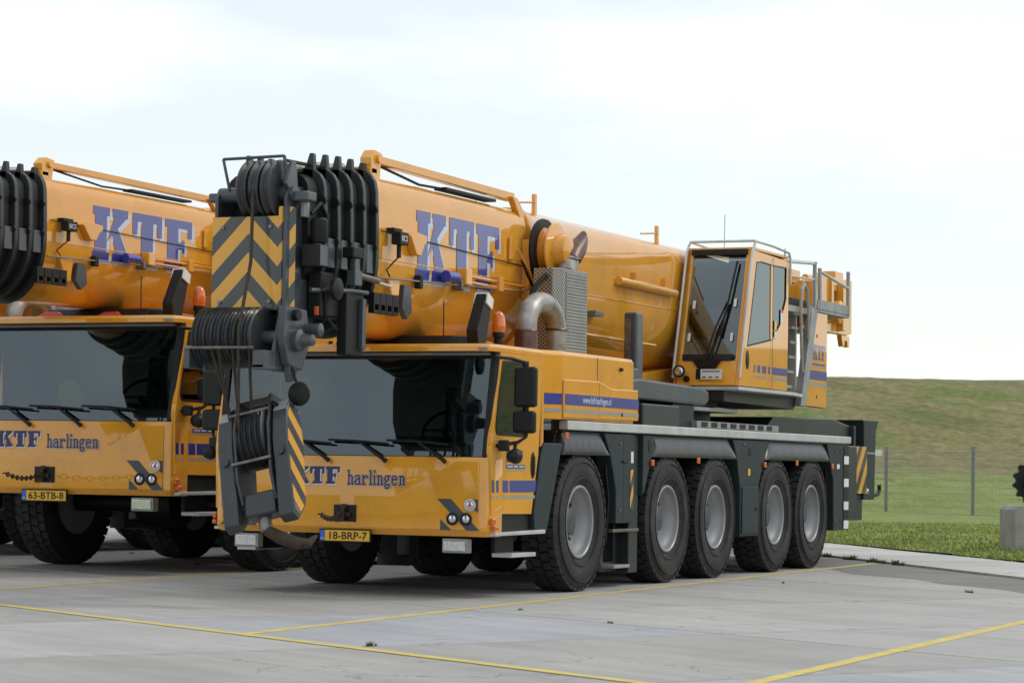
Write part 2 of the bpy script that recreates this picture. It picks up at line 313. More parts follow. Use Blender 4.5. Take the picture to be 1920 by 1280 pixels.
KTF={ # convex non-overlapping quads, height 1
'K':[[(.06,.16),(.4,.16),(.4,.84),(.06,.84)],[(0,.84),(.48,.84),(.48,1),(0,1)],[(0,0),(.48,0),(.48,.16),(0,.16)],[(.4,.36),(.56,.52),(.9,.84),(.63,.84),(.4,.58)][:4]+[],
     [(.56,.84),(1.02,.84),(1.02,1),(.56,1)],[(.565,.505),(.66,.16),(1.02,.16),(.72,.63)],[(.58,0),(1.06,0),(1.06,.16),(.58,.16)]],
'T':[[(.27,.15),(.63,.15),(.63,.84),(.27,.84)],[(0,.84),(.9,.84),(.9,1),(0,1)],[(0,.58),(.14,.58),(.16,.84),(0,.84)],[(.76,.58),(.9,.58),(.9,.84),(.74,.84)],[(.16,0),(.74,0),(.74,.15),(.16,.15)]],
'F':[[(.08,.15),(.42,.15),(.42,.84),(.08,.84)],[(0,.84),(.86,.84),(.86,1),(0,1)],[(.73,.66),(.86,.66),(.86,.84),(.71,.84)],[(.42,.42),(.54,.42),(.54,.56),(.42,.56)],[(.54,.36),(.63,.36),(.63,.61),(.54,.61)],[(0,0),(.56,0),(.56,.15),(0,.15)]]}
KTF['K'][3]=[(.4,.34),(.565,.505),(.97,.84),(.62,.84)]
def ktf(h,gap=.09,w=1.0,only='KTF'):
    u=0; out=[]
    for ch in only:
        for q in KTF[ch]: out.append([((u+a)*h*w,b*h) for a,b in q])
        u+=max(a for q in KTF[ch] for a,b in q)+gap
    return out,u*h*w
def decal(name,quads,m,parent,fn,nu=1,nv=1):
    """quads in (u,v) put on a surface through fn(u,v)->point"""
    mb=MB()
    for q in quads:
        q=[Vector((a,b)) for a,b in q]
        g=[[mb.bm.verts.new(fn(*((q[0]*(1-i/nu)+q[1]*(i/nu))*(1-j/nv)+(q[3]*(1-i/nu)+q[2]*(i/nu))*(j/nv)))) for i in range(nu+1)] for j in range(nv+1)]
        for j in range(nv):
            for i in range(nu): mb.bm.faces.new((g[j][i],g[j][i+1],g[j+1][i+1],g[j+1][i]))
    return mb.build(name,m,parent)
def rq(r): a,b,c,d=r; return [(a,c),(b,c),(b,d),(a,d)]
def sidefn(x): return lambda u,v:(x,u,v)
def frontfn(y,x0=0,z0=0): return lambda u,v:(x0+u,y,z0+v)
# ------------------------------------------------------------------ the crane
SW=1.48
WHEEL_Y=[2.17,4.68,6.25,8.45,9.95]; TR=.70
def wheel_meshes():
    tm=MB(); W=.195
    tm.lathe([(.36,-.15),(.40,-.17),(.50,-W-.01),(.58,-W-.005),(.645,-W+.015),(.672,-W+.035),(.672,W-.035),(.645,W-.015),(.58,W+.005),(.50,W+.01),(.40,.17),(.36,.15)],56,cap=False)
    N=40
    for i in range(N):
        for k,(a,b) in enumerate(((-.178,-.10),(-.092,-.008),(.008,.092),(.10,.178))):
            off=(.5 if k in(1,3) else 0); t0=2*math.pi*(i+off)/N; t1=t0+2*math.pi/N*.78; sk=.02*(1 if k%2 else -1)
            P=[]
            for x,t in((a,t0),(b,t0+sk),(b,t1+sk),(a,t1)):
                P.append([(x,math.cos(t)*r,math.sin(t)*r) for r in(.665,.70 if k in(1,2) else .695)])
            v=[[tm.bm.verts.new(p) for p in q] for q in P]
            tm.bm.faces.new([v[j][1] for j in range(4)])
            for j in range(4): tm.bm.faces.new((v[j][0],v[(j+1)%4][0],v[(j+1)%4][1],v[j][1]))
    for r in(.44,.60):
        tm.torus((W+.006,0,0),r,.007,'x',48,4)
    tyre=tm.build('tyre','rubber')
    rm=MB().lathe([(.30,-.17),(.365,-.17),(.372,.150),(.366,.172),(.350,.176),(.338,.165),(.332,.13),(.322,.10),(.305,.085),(.285,.03),(.265,.0),(.20,-.02),(.14,-.03),(.14,-.11),(.30,-.12)],48)
    for i in range(10):
        t=2*math.pi*i/10; c=(-.01,math.cos(t)*.255,math.sin(t)*.255); rm.cyl(c,(.012,c[1],c[2]),.022,.02,8)
    rim=rm.build('rim','rim')
    hm=MB().lathe([(.15,-.10),(.15,.0),(.145,.05),(.125,.075),(.11,.08),(.05,.085)],28)
    for i in range(12):
        t=2*math.pi*i/12; c=(-.03,math.cos(t)*.195,math.sin(t)*.195); hm.cyl(c,(.035,c[1],c[2]),.021,.018,6)
    hub=hm.build('wheel','hub')
    tyre.parent=hub; rim.parent=hub
    return hub
def boom_profile(k=1.0,grow=0.0,n=14,cz=3.2):
    W=.5; h=[(0,3.96),(.30,3.955),(.39,3.935),(.45,3.89),(.485,3.83),(.5,3.74),(.5,3.45),(.5,3.16)]
    h+=[(.5*math.cos(t),3.16-.71*math.sin(t)) for t in[math.pi/2*i/n for i in range(1,n+1)]]
    pts=h+[(-x,z) for x,z in h[-2:0:-1]]
    out=[]
    for x,z in pts:
        x*=k; z=cz+(z-cz)*k; d=Vector((x,z-cz)); d=d*(1+grow/max(d.length,.01)); out.append((d.x,cz+d.y))
    return out
def boom_side(v):
    """v = arc length downwards from z=3.74 -> (x,z,normal)"""
    if v<.58: return .5,3.74-v,(1,0)
    s=v-.58; t=0; st=.004
    while s>0 and t<math.pi/2:
        s-=math.hypot(.5*math.sin(t),.71*math.cos(t))*st; t+=st
    n=Vector((math.cos(t)/.5,-math.sin(t)/.71)).normalized(); return .5*math.cos(t),3.16-.71*math.sin(t),(n.x,n.y)
def lights_front(root,side):
    s=side
    for i,(x,z,r,m) in enumerate(((1.29,.88,.043,'orange_lens'),(1.11,.75,.043,'lens'),(1.25,.75,.043,'lens'))):
        h=MB().lathe([(r+.016,-.094),(r+.016,-.112),(r+.004,-.115),(r,-.104)],20,(s*x,0,z),'y').build('headlight','black' if i else 'alu',root)
        MB().lathe([(r,-.10),(r*.8,-.109),(r*.3,-.114)],20,(s*x,0,z),'y').build('lens','lens',h)
        if i==0: MB().lathe([(r*.45,-.112),(r*.3,-.118)],12,(s*x,0,z),'y').build('bulb','orange_lens',h)
BOOM_DATA=set()
def build_crane():
    root=empty('mobile_crane')
    Y='yellow'; D='dark'
    # ---- chassis
    B('chassis_frame',D,root,-.62,.62,.5,12.9,.78,1.52,.02)
    B('chassis_deck',D,root,-1.39,1.39,1.7,11.5,1.54,1.615)
    B('underbody','black',root,-1.0,1.0,.15,1.3,.62,1.2,.03)
    for y in WHEEL_Y: MB().cyl((-1.2,y,.70),(1.2,y,.70),.11,.11,14).cyl((-.22,y,.70),(.22,y,.70),.27,.27,16).build('axle','black',root)
    for s in(-1,1):
        for y in WHEEL_Y: MB().cyl((s*.8,y+.16,.75),(s*.72,y+.1,1.5),.06,.06,10).build('suspension_cylinder','black',root)
    hub=wheel_meshes(); first=True
    for y in WHEEL_Y:
        for s in(1,-1):
            w=hub if first else copy_tree(hub); first=False
            w.parent=root; w.location=(s*1.285,y,TR); w.rotation_euler=(R(random.uniform(0,360)),0,0 if s>0 else math.pi)
    for s in(1,-1):
        def X(a,b): return (min(s*a,s*b),max(s*a,s*b))
        B('deck_edge_rail','alu',root,*X(1.40,1.505),1.72,11.57,1.617,1.71,.012)
        for i,poly in enumerate(([(1.64,1.36),(1.70,1.605),(2.73,1.605),(2.91,1.37)],[(4.14,1.365),(4.24,1.605),(6.77,1.605),(6.94,1.38)],[(7.98,1.38),(8.2,1.605),(10.53,1.605),(10.66,1.385)])):
            y0,y1=poly[0][0],poly[3][0]
            secs=[]
            for t in range(0,25):
                y=y0+(y1-y0)*t/24; ft=1
                top=1.605; L=[]
                dy0=(y-y0)/(poly[1][0]-y0); dy1=(y1-y)/(y1-poly[2][0]); f=max(0,min(1,dy0,dy1)); ztop=1.37+.235*f
                bul=.02*math.sin(t*1.9)*.25
                for q in range(7):
                    u=q/6; z=1.37+(ztop-1.37)*u; x=1.487-.05*u*u+bul*u*(1-u)*2+(.006 if q in(1,3) else 0)
                    L.append((s*x,y,z))
                L+= [(s*1.36,y,ztop),(s*1.36,y,1.37)]
                secs.append(L)
            MB().loft(secs).build('fender','fender',root)
            MB().box(*X(.95,1.38),y0+.1,y1-.1,1.45,1.49).build('fender_liner','black',root)
        for poly in([(2.75,1.60),(3.58,1.60),(3.58,.67),(3.10,.67),(3.09,1.02),(2.93,1.37)],[(3.87,1.60),(4.22,1.60),(4.12,1.36),(3.93,1.02),(3.87,.95)],[(6.80,1.60),(8.17,1.60),(7.96,1.37),(7.75,1.06),(7.75,.46),(7.09,.46),(7.06,1.06),(6.95,1.37)],[(10.56,1.60),(11.56,1.60),(11.56,.47),(10.87,.47),(10.84,1.14),(10.68,1.38)]):
            MB().prism(poly,'x',*X(1.30,1.478)).build('side_panel','greygreen',root,.01)
        B('locker_door','greygreen',root,*X(1.479,1.492),7.12,7.72,.49,1.05,.006)
        MB().lathe([(.022,1.492),(.022,1.499),(.012,1.502)],10,(0,7.62,.78)).build('locker_latch','black',root) if s>0 else None
        B('outrigger_leg',D,root,*X(1.16,1.43),3.60,3.855,.14,1.60,.015)
        B('outrigger_foot_step','alu_dull',root,*X(1.30,1.46),3.12,3.56,.20,.235)
        B('outrigger_valve_bar','steel',root,*X(1.30,1.45),3.10,3.84,.575,.61)
        MB().prism([(3.10,.66),(3.10,.16),(3.60,.16),(3.60,.66),(3.5,.66),(3.5,.26),(3.2,.26),(3.2,.66)],'x',*X(1.10,1.30)).build('outrigger_bracket',D,root,.01)
        B('hazard_strip','stripe_small',root,*X(1.479,1.484),3.49,3.575,.81,1.23,.002)
        B('number_sticker','white',root,*X(1.479,1.484),3.50,3.57,1.30,1.42,.002)
        for y,z in((1.70,1.56),(4.10,1.31),(5.55,1.345),(7.93,1.315),(9.2,1.345),(10.73,1.315)): B('marker_lamp','orange_lens',root,*X(1.485,1.507),y-.035,y+.045,z-.035,z+.03,.008)
        for y,z in((3.2,1.5),(3.2,.8),(7.2,1.55),(7.2,.98),(7.6,.98),(10.95,1.5),(10.95,.6),(11.2,1.5)): MB().lathe([(.018,1.478),(.018,1.486),(.01,1.489)],8,(0,y,z)).build('panel_screw','steel',root) if s>0 else None
        B('warning_sticker','plate_yellow',root,*X(1.479,1.481),7.35,7.43,1.18,1.26,.001); B('warning_sticker','white',root,*X(1.479,1.481),11.0,11.12,1.28,1.34,.001); B('panel_handle','black',root,*X(1.479,1.495),3.25,3.40,1.30,1.325,.005); B('panel_seam','black',root,*X(1.4785,1.4795),3.30,3.306,.70,1.58,0); B('panel_seam','black',root,*X(1.4785,1.4795),7.06,7.76,1.072,1.078,0)
        MB().tube([(s*1.40,2.98,1.3),(s*1.42,3.03,.9),(s*1.38,3.06,.5),(s*1.30,3.05,.3)],.016,6).tube([(s*1.40,10.75,1.3),(s*1.40,10.8,.9),(s*1.36,10.84,.55)],.014,6).build('brake_hose','black',root)
        B('reflector_strip','black',root,*X(1.479,1.486),11.30,11.53,.48,1.58,.003)
        for z in(1.34,1.04,.735,.455+.03): B('reflector','white',root,*X(1.487,1.494),11.29,11.50,z,z+.11,.003)
        B('side_recess','black',root,*X(1.479,1.482),4.02,4.09,1.42,1.55,.002)
        MB().lathe([(.05,1.479),(.05,1.484)],16,(0,7.42,1.46)).build('grip_recess','black',root) if s>0 else None
    # rear of carrier
    B('rear_outrigger_box',D,root,-1.30,1.30,11.62,12.55,.72,1.60,.02)
    MB().prism([(11.6,1.6),(13.1,1.5),(13.1,1.88),(12.2,1.97),(9.6,1.93),(9.2,1.72),(9.2,1.62)],'x',-1.0,1.05).build('rear_deck','dark',root,.02)
    B('hazard_board','stripe_yz',root,-1.25,1.16,13.11,13.16,.94,1.60,.004)
    B('hazard_board','stripe_yz',root,1.14,1.17,12.98,13.5,.94,1.60,.004)
    B('rear_cabinet','greygreen',root,-1.15,1.12,13.0,13.10,.9,1.88,.01)
    MB().prism([(13.52,.85),(13.50,1.90),(13.46,1.98),(14.26,1.985),(14.12,1.82),(14.06,.85)],'x',-1.12,1.12).build('rear_box','greygreen',root,.015)
    B('rear_box_trim','alu_dull',root,1.10,1.127,13.52,14.07,1.50,1.525,.003)
    B('rear_lower_box','dark',root,-1.0,1.08,12.86,13.58,.56,.92,.015)
    MB().lathe([(.04,1.121),(.04,1.15),(.02,1.16)],12,(0,13.62,.97)).build('rear_lamp','lens',root)
    MB().tube([(1.0,14.06,.93),(1.0,14.5,.91),(1.0,14.66,.92),(1.0,14.74,.98),(1.0,14.73,1.06)],.028,8).build('tow_hook','black',root)
    # ---- driver cab
    plan=[(-1.46,1.15),(-1.48,.2),(-1.475,.0),(-1.44,-.06),(-1.38,-.082),(0,-.10),(1.38,-.082),(1.44,-.06),(1.475,0),(1.48,.2),(1.46,1.15)]
    front=[(x,y) for x,y in plan if y<.25]
    lo=[(x*.985,y+.035) for x,y in front]
    secs=[[(x,y,z) for x,y in L]+[(1.40,.3,z),(-1.40,.3,z)] for L,z in((lo,.585),(front,.64),(front,1.30),([(x*.995,y+.012) for x,y in front],1.325))]
    MB().loft(secs).build('front_panel',Y,root,.006)
    raised=[(-1.37,.645),(1.37,.645),(1.37,1.285),(1.14,1.285),(.5,.955),(-.5,.955),(-1.14,1.285),(-1.37,1.285)]
    MB().prism(raised,'y',-.099,-.085).build('bumper_panel',Y,root,.007,seg=3)
    for s in(1,-1):
        def X(a,b): return (min(s*a,s*b),max(s*a,s*b))
        outer=[(-.03,.80),(.90,.79),(1.05,1.37),(1.14,2.31),(.13,2.31),(.03,1.85),(-.02,1.60),(-.055,1.40)]
        inner=[(.07,1.54),(.74,1.52),(.80,1.56),(.775,2.25),(.10,2.21),(-.02,1.85),(-.02,1.62),(.03,1.55)]
        inner=[(.07,1.535),(.76,1.525),(.80,1.57),(.775,2.255),(.17,2.235),(.075,1.86),(.03,1.63),(.035,1.57)]
        d=MB().ring(outer,inner,'x',*X(1.425,1.476)).build('door',Y,root,.006)
        MB().ring([(a*1.0+(.4-a)*-.0,b) for a,b in inner],[(a+(.4-a)*.06,b+(1.88-b)*.06) for a,b in inner],'x',*X(1.43,1.482)).build('window_seal','black',d)
        MB().prism([(a+(.4-a)*.05,b+(1.88-b)*.05) for a,b in inner],'x',*X(1.448,1.454)).build('window','glass_side',d)
        MB().lathe([(.001,0),(.05,.001),(.055,.006),(.045,.012),(.001,.013)],20).build('handle_recess','black',d,loc=(s*1.474,.915,1.26)).scale=(1*s,1,2.35)
        B('handle','black',d,*X(1.484,1.497),.895,.935,1.17,1.35,.006)
        B('cab_rear_post',Y,root,*X(1.40,1.468),1.145,1.19,1.30,2.31,.008)
        fill=[(-.03,.64),(.28,.64),(.28,.79),(-.03,.79)]
        B('sill_plate','black',root,*X(1.25,1.44),.28,1.1,.62,.80)
        mg=[(1.0,.62),(1.25,.61),(1.62,1.48),(1.22,1.48),(1.075,1.37),(.93,.80)]
        MB().prism([(.96,.62),(1.25,.61),(1.62,1.48),(1.17,1.48),(1.09,1.37),(.93,.80)],'x',*X(1.36,1.49)).build('mudguard','greygreen',root,.012)
        MB().prism([(1.25,.61),(1.62,1.48),(1.62,1.56),(1.72,1.58),(1.66,1.36),(1.30,.61)],'x',*X(.95,1.40)).build('wheel_arch','black',root,.01)
        MB().prism([(.0,.595),(1.17,.60),(1.17,.64),(.0,.625)],'x',*X(1.30,1.51)).build('step_plate','alu',root,.006)
        B('lower_step','alu',root,*X(1.28,1.49),.42,.99,.385,.425,.006)
        B('lower_step_bracket','black',root,*X(1.24,1.285),.48,.92,.40,.62)
        # pillar, roof corner
        secs=[[(s*1.385,-.072+.0,1.33),(s*1.445,-.05,1.33),(s*1.477,.0,1.33),(s*1.42,.06,1.33)],[(s*1.395,.085,2.31),(s*1.45,.07,2.31),(s*1.474,.11,2.31),(s*1.42,.15,2.31)]]
        MB().loft(secs).build('front_pillar','black',root,.006)
        # mirrors
        arm=MB().tube([(s*1.45,.02,2.27),(s*1.50,-.02,2.26),(s*1.60,.10,2.25),(s*1.68,.22,2.22),(s*1.69,.24,2.12)],.018,8).tube([(s*1.69,.25,2.2),(s*1.69,.25,1.52),(s*1.63,.20,1.47),(s*1.46,.05,1.43)],.018,8).build('mirror_arm','black',root)
        m1=B('mirror','black',root,*X(1.575,1.80),.20,.29,1.80,2.18,.03); B('mirror_glass','lens',m1,*X(1.595,1.78),.291,.296,1.83,2.15,.004)
        m1=B('mirror','black',root,*X(1.57,1.795),.19,.28,1.555,1.765,.03); B('mirror_glass','lens',m1,*X(1.59,1.775),.281,.286,1.58,1.74,.004)
        m1=B('mirror','black',root,*X(1.50,1.61),.02,.08,1.385,1.49,.02)
        MB().lathe([(.02,-.06),(.06,-.04),(.075,.03),(.07,.045)],14,(s*1.64,.10,1.34),'y').cyl((s*1.64,.11,1.40),(s*1.62,.18,1.47),.018).build('spot_lamp','black',root)
        # lamps
        lights_front(root,s)
        B('marker_lamp','orange_lens',root,*X(1.465,1.50),-.05,.03,.70,.76,.01); B('marker_lamp','orange_lens',root,*X(1.47,1.52),-.03,.05,.645,.69,.012)
        f=B('fog_lamp','alu_dull',root,*X(.985,1.245),-.06,.05,.43,.565,.012); B('lens','lens',f,*X(1.005,1.225),-.072,-.06,.45,.545,.008)
        MB().cyl((s*1.115,0,.565),(s*1.115,.02,.66),.02).build('lamp_bracket','black',root)
        for q in([(.95,.935),(1.09,.935),(1.385,.645),(1.255,.645)],[(.985,.745),(1.10,.645),(.985,.645)],[(1.245,.935),(1.37,.935),(1.37,.81),(1.34,.83)]):
            MB().prism([(s*a,b) for a,b in q],'y',-.1025,-.0985).build('hazard_mark','headgrey',root)
        # side stripes and lettering
        xs=s*1.478; fn=sidefn(xs)
        for a,b in((-.03,.015),(.07,.175),(.215,.335),(.375,1.0)):
            decal('stripe_decal',[[(a,1.0),(b+.012,1.0),(b,1.113),(a-.008,1.113)]],'blue',root,fn); decal('stripe_decal',[[(a+.0,.94),(b+(-.01 if b>.9 else 0.012),.94),(b,.972),(a,.972)]],'greystripe',root,fn)
    B('cab_rear_wall',Y,root,-1.46,1.46,1.14,1.20,1.2,2.31)
    roof=[(-1.455,1.17),(-1.47,.1),(-1.44,-.04),(-1.36,-.085),(0,-.115),(1.36,-.085),(1.44,-.04),(1.47,.1),(1.455,1.17)]
    MB().loft([[(x,y,2.312) for x,y in roof],[(x,y,2.355) for x,y in roof],[(x*.985,y*.97+.02,2.385) for x,y in roof]]).build('cab_roof',Y,root,.006)
    B('roof_marker_lamp','alu_dull',root,1.35,1.45,-.115,-.085,2.325,2.35,.006); B('roof_marker_lamp','alu_dull',root,-1.45,-1.35,-.115,-.085,2.325,2.35,.006)
    ws=[[(1.40*(i/8-1),-.052-.028*(1-(i/8-1)**2)+(z-1.33)*.16,z) for i in range(17)] for z in(1.33,1.6,2.0,2.31)]
    MB().loft(ws,cap=False,closed=False).build('windscreen','glass',root)
    bd=[[(1.395*(i/8-1),-.047-.028*(1-(i/8-1)**2)+(z-1.33)*.16,z) for i in range(17)] for z in(1.33,1.44)]
    MB().loft(bd,cap=False,closed=False).build('windscreen_band','dash',root)
    # interior
    B('cab_floor','lining',root,-1.40,1.40,.3,1.14,1.0,1.05); B('cab_lining','lining',root,-1.40,1.40,1.09,1.135,1.05,2.3); B('roof_lining','lining',root,-1.40,1.40,.0,1.1,2.28,2.308)
    MB().prism([(.02,1.30),(.02,1.43),(.15,1.47),(.38,1.42),(.42,1.1),(.3,1.05)],'x',-1.38,1.38).build('dashboard','dash',root,.02)
    for x in(.75,-.65): 
        st=B('seat','seat',root,x-.26,x+.26,.55,1.02,1.25,1.42,.05); MB().prism([(.92,1.40),(1.02,1.38),(1.07,2.0),(.97,2.02)],'x',x-.25,x+.25).build('backrest','seat',st,.04); B('headrest','seat',st,x-.13,x+.13,.98,1.06,2.03,2.2,.03)
    sw=MB().torus((0,0,0),.22,.016,'z',28,6); sw.cyl((-.2,0,0),(.2,0,0),.012).cyl((0,0,-.25),(0,0,0),.03)
    o=sw.build('steering_wheel','black',root,loc=(.75,.44,1.58)); o.rotation_euler=(R(55),0,0)
    # wipers
    for x in(-.19,.42,1.04):
        w=MB().tube([(x,-.125,1.275),(x-.05,-.13,1.315),(x-.28,-.135,1.455)],[.022,.02,.011],8).build('wiper','black',root); MB().tube([(x-.62,-.122,1.475),(x-.3,-.13,1.465),(x+.02,-.122,1.44)],.011,6).build('wiper_blade','black',w)
    # front lettering
    P1,w1=ktf(.165,w=1.05); x0=-.60
    decal('lettering_shadow',[[(a+.012,b-.012) for a,b in q] for q in P1],'white',root,frontfn(-.1025,x0,1.055))
    decal('lettering',P1,'blue_shaded',root,frontfn(-.104,x0,1.055))
    q,w=bitmap_text('harlingen',(0,0),.145,.62); k=.625/w
    decal('lettering',[[(a*k,c),(b*k,c),(b*k,d),(a*k,d)] for a,b,c,d in q],'blue_shaded',root,frontfn(-.1045,.0,1.048))
    decal('lettering_shadow',[[(a*k+.005,c-.005),(b*k+.005,c-.005),(b*k+.005,d-.005),(a*k+.005,d-.005)] for a,b,c,d in q],'pale',root,frontfn(-.103,.0,1.048))
    # plate
    pl=B('license_plate','black',root,-.275,.275,-.13,-.115,.505,.63,.004); B('plate_field','plate_yellow',pl,-.215,.262,-.134,-.1305,.518,.618,.002); B('country_strip','plate_blue',pl,-.265,-.217,-.134,-.1305,.518,.618,.002)
    text('plate_number','18-BRP-7',.098,'black',pl,(.025,-.1345,.535),'front','CENTER',.001,1.12,.0015); text('country_code','NL',.03,'white',pl,(-.241,-.1345,.53),'front','CENTER',.001)
    B('plate_bracket','black',root,-.25,.25,-.115,-.07,.52,.60)
    tb=B('tow_coupling','black',root,-.135,.10,-.115,-.09,.70,.86,.006); MB().cyl((-.02,-.15,.83),(-.02,-.15,.70),.02).cyl((-.02,-.15,.84),(-.02,-.11,.84),.03).build('tow_pin','rust',tb); B('coupling_jaw','rust',tb,-.09,.05,-.14,-.115,.745,.79,.01)
    # side lettering on door, number
    P2,w2=ktf(.115,w=1.12); decal('door_lettering',[[(a+.28,b+1.285) for a,b in q] for q in P2],'blue',root,sidefn(1.479))
    decal('door_lettering',[rq((.28,.72,1.225,1.262))],'blue',root,sidefn(1.479)); decal('door_lettering',[rq((.28,.72,1.205,1.217))],'greystripe',root,sidefn(1.479))
    decal('door_lettering',[rq((.30,.43,1.237,1.25)),rq((.455,.55,1.237,1.253)),rq((.58,.70,1.237,1.25))],'pale',root,sidefn(1.4805))
    text('fleet_number','227',.085,'blue',root,(1.472,1.0,1.545),'side','LEFT',.0015,.8,.003)
    # ---- engine housing
    hp=[(-1.34,1.21),(-1.485,1.60),(-1.485,3.54),(-1.40,3.66),(1.40,3.66),(1.485,3.54),(1.485,1.60),(1.34,1.21)]
    MB().loft([[(x,y,1.715) for x,y in hp],[(x,y,2.355) for x,y in hp],[(x*.985,y+(.02 if y<2 else -.03),2.395) for x,y in hp]]).build('engine_housing',Y,root,.01,smooth=False)
    for s in(1,-1):
        a,b=sorted((s*1.484,s*1.508)); MB().prism([(1.605,1.73),(1.605,2.115),(2.52,2.125),(2.88,2.06),(3.62,2.07),(3.64,1.745)],'x',a,b).build('side_cover',Y,root,.012,seg=3)
        fn=sidefn(s*1.5095); decal('stripe_decal',[rq((1.615,3.635,1.862,1.972))],'blue',root,fn); decal('stripe_decal',[rq((1.615,3.635,1.785,1.822))],'greystripe',root,fn)
        decal('stripe_decal',[[(0,1.862),(1,1.862),(1,1.972),(0,1.972)]],'blue',root,lambda u,v:(s*(1.343+.142*u)+s*.0015,1.21+.39*u-.002,v)); decal('stripe_decal',[[(0,1.785),(1,1.785),(1,1.822),(0,1.822)]],'greystripe',root,lambda u,v:(s*(1.343+.142*u)+s*.0015,1.21+.39*u-.002,v))
        B('panel_gap','black',root,*sorted((s*1.485,s*1.4865)),2.515,2.521,2.13,2.37,0); B('panel_gap','black',root,*sorted((s*1.508,s*1.5088)),2.515,2.521,1.75,2.11,0)
        for z in(2.27,1.80): B('lock','black',root,*sorted((s*1.486,s*1.512)),3.13,3.18,z-.018,z+.018,.003)
    text('web_lettering','www.ktf-harlingen.nl',.10,'pale',root,(1.5105,2.08,1.89),'side','LEFT',.0006,.92,.001)
    # roof gear
    MB().lathe([(.05,2.385),(.045,2.50),(.06,2.52),(.06,2.56)],16,(.95,1.23,0),'z').build('beacon_base','black',root)
    MB().lathe([(.058,2.56),(.067,2.585),(.069,2.62),(.068,2.66),(.063,2.70),(.052,2.735),(.036,2.757),(.015,2.768)],28,(.95,1.23,0),'z').build('beacon','beacon',root)
    MB().tube([(.80,1.1,2.40),(.80,1.12,2.47),(.9,1.2,2.45),(.98,1.26,2.46)],.012,6).build('beacon_bracket',Y,root)
    MB().prism([(.62,2.38),(.78,2.38),(.92,2.86),(.80,2.92),(.58,2.55)],'x',.90,1.02).build('boom_rest','black',root,.01); MB().prism([(.80,2.925),(.925,2.865),(.90,2.76),(.76,2.82)],'x',.885,1.035).build('boom_rest_pad','white',root,.006)
    MB().prism([(.5,2.386),(1.1,2.386),(1.0,2.52),(.6,2.50)],'x',-.5,.75).build('boom_cradle','black',root,.02)
    MB().tube([(.70,.5,2.38),(.70,.495,2.83)],.006,5).build('antenna','black',root)
    # exhaust
    mb=MB(); hx=[(.80,2.50),(1.08,2.50),(1.13,2.62),(1.13,3.42),(1.08,3.50),(.80,3.50)]
    MB().prism([(.74,2.55),(.98,2.50),(1.06,2.60),(1.06,3.26),(.98,3.33),(.74,3.33)],'z',2.395,3.30).build('muffler_guard','perforated',root,.012)
    for i in range(26): B('guard_slat','alu_dull',root,1.061,1.07,2.66,3.23,2.42+i*.033,2.438+i*.033,0)
    MB().tube([(.92,3.02,3.29),(.92,3.05,3.36),(.92,3.10,3.43)],.105,18).build('tail_pipe','exhaust',root)
    TT=[2*math.pi*q/20 for q in range(20)]
    MB().loft([[(.92+.118*math.cos(t),3.10+.10*math.sin(t),3.43-.055*math.sin(t)) for t in TT],[(.92+.125*math.cos(t),3.18+.10*math.sin(t),3.50-.055*math.sin(t)) for t in TT],[(.92+.075*math.cos(t),3.40-.055*math.sin(t),3.60-.165*math.sin(t)) for t in TT]],cap=False).build('exhaust_tip','exhaust_dark',root)
    MB().torus((.92,3.10,3.43),.112,.014,'z',20,5).build('pipe_clamp','exhaust_dark',root)
    up=[(.98,1.84,2.60)]; 
    for i in range(13):
        t=math.pi*i/12; up.append((.98,2.22-.38*math.cos(t),2.66+.26*math.sin(t)))
    up.append((.98,2.60,2.30)); MB().tube(up,.108,18).build('exhaust_pipe','exhaust',root)
    MB().lathe([(.118,2.36),(.118,2.60)],18,(.98,1.84,0),'z').build('exhaust_pipe','exhaust_dark',root)
    for c in((.98,1.84,2.61),(.98,2.60,2.66)): MB().torus(c,.112,.013,'z',20,5).build('pipe_clamp','exhaust_dark',root)
    MB().tube([(.80,2.3,2.9),(.85,2.35,3.1),(.9,2.5,3.22)],.03,8).build('hose','black',root)
    B('upright_post','headgrey',root,.88,1.04,4.76,4.98,1.72,2.98,.03); B('post_pad','steel',root,.90,.97,4.745,4.76,2.3,2.9,.004)
    # ---- turntable
    B('deck_box',D,root,.85,1.38,4.1,5.25,1.62,1.95,.02); B('deck_box','greygreen',root,.7,1.28,5.3,6.0,1.62,1.98,.02); B('deck_tray','alu_dull',root,1.05,1.35,5.9,8.9,1.72,1.80,.005)
    for i in range(8): B('tray_slot','black',root,1.351,1.356,6.05+i*.34,6.25+i*.34,1.735,1.79,0)
    MB().prism([(3.90,1.99),(6.30,1.98),(6.42,2.03),(6.42,2.15),(6.2,2.19),(4.2,2.22),(3.98,2.2)],'x',.78,1.31).build('support_arm','headgrey',root,.03)
    MB().prism([(3.92,2.2),(4.75,2.2),(4.55,2.34),(4.0,2.36)],'x',.70,1.15).build('arm_cover','headgrey',root,.02)
    MB().lathe([(1.02,1.62),(1.02,1.80),(.92,1.82),(.92,2.0),(1.0,2.0),(1.0,2.08)],40,(0,7.4,0),'z').build('slewing_ring','black',root)
    B('ring_cover','alu_dull',root,.5,1.15,6.3,7.9,1.93,1.975,.006)
    MB().prism([(5.9,2.08),(11.2,2.08),(11.2,2.9),(10.4,3.4),(9.0,2.6),(6.4,2.35),(5.9,2.25)],'x',-.95,.40).build('superstructure_frame',Y,root,.015)
    MB().prism([(7.2,2.06),(9.9,2.03),(10.2,2.2),(7.2,2.2)],'x',.40,1.22).build('platform_frame',D,root,.01)
    MB().prism([(.50,7.06),(1.45,7.06),(1.45,9.2),(1.33,9.95),(.50,9.95)],'z',2.19,2.232).build('cab_platform','alu',root,.006)
    B4=set(x.name for x in bpy.data.objects)
    # ---- crane operator's cab
    x0,x1=.46,1.30
    def fy(z): return 7.49+(z-2.25)*.292
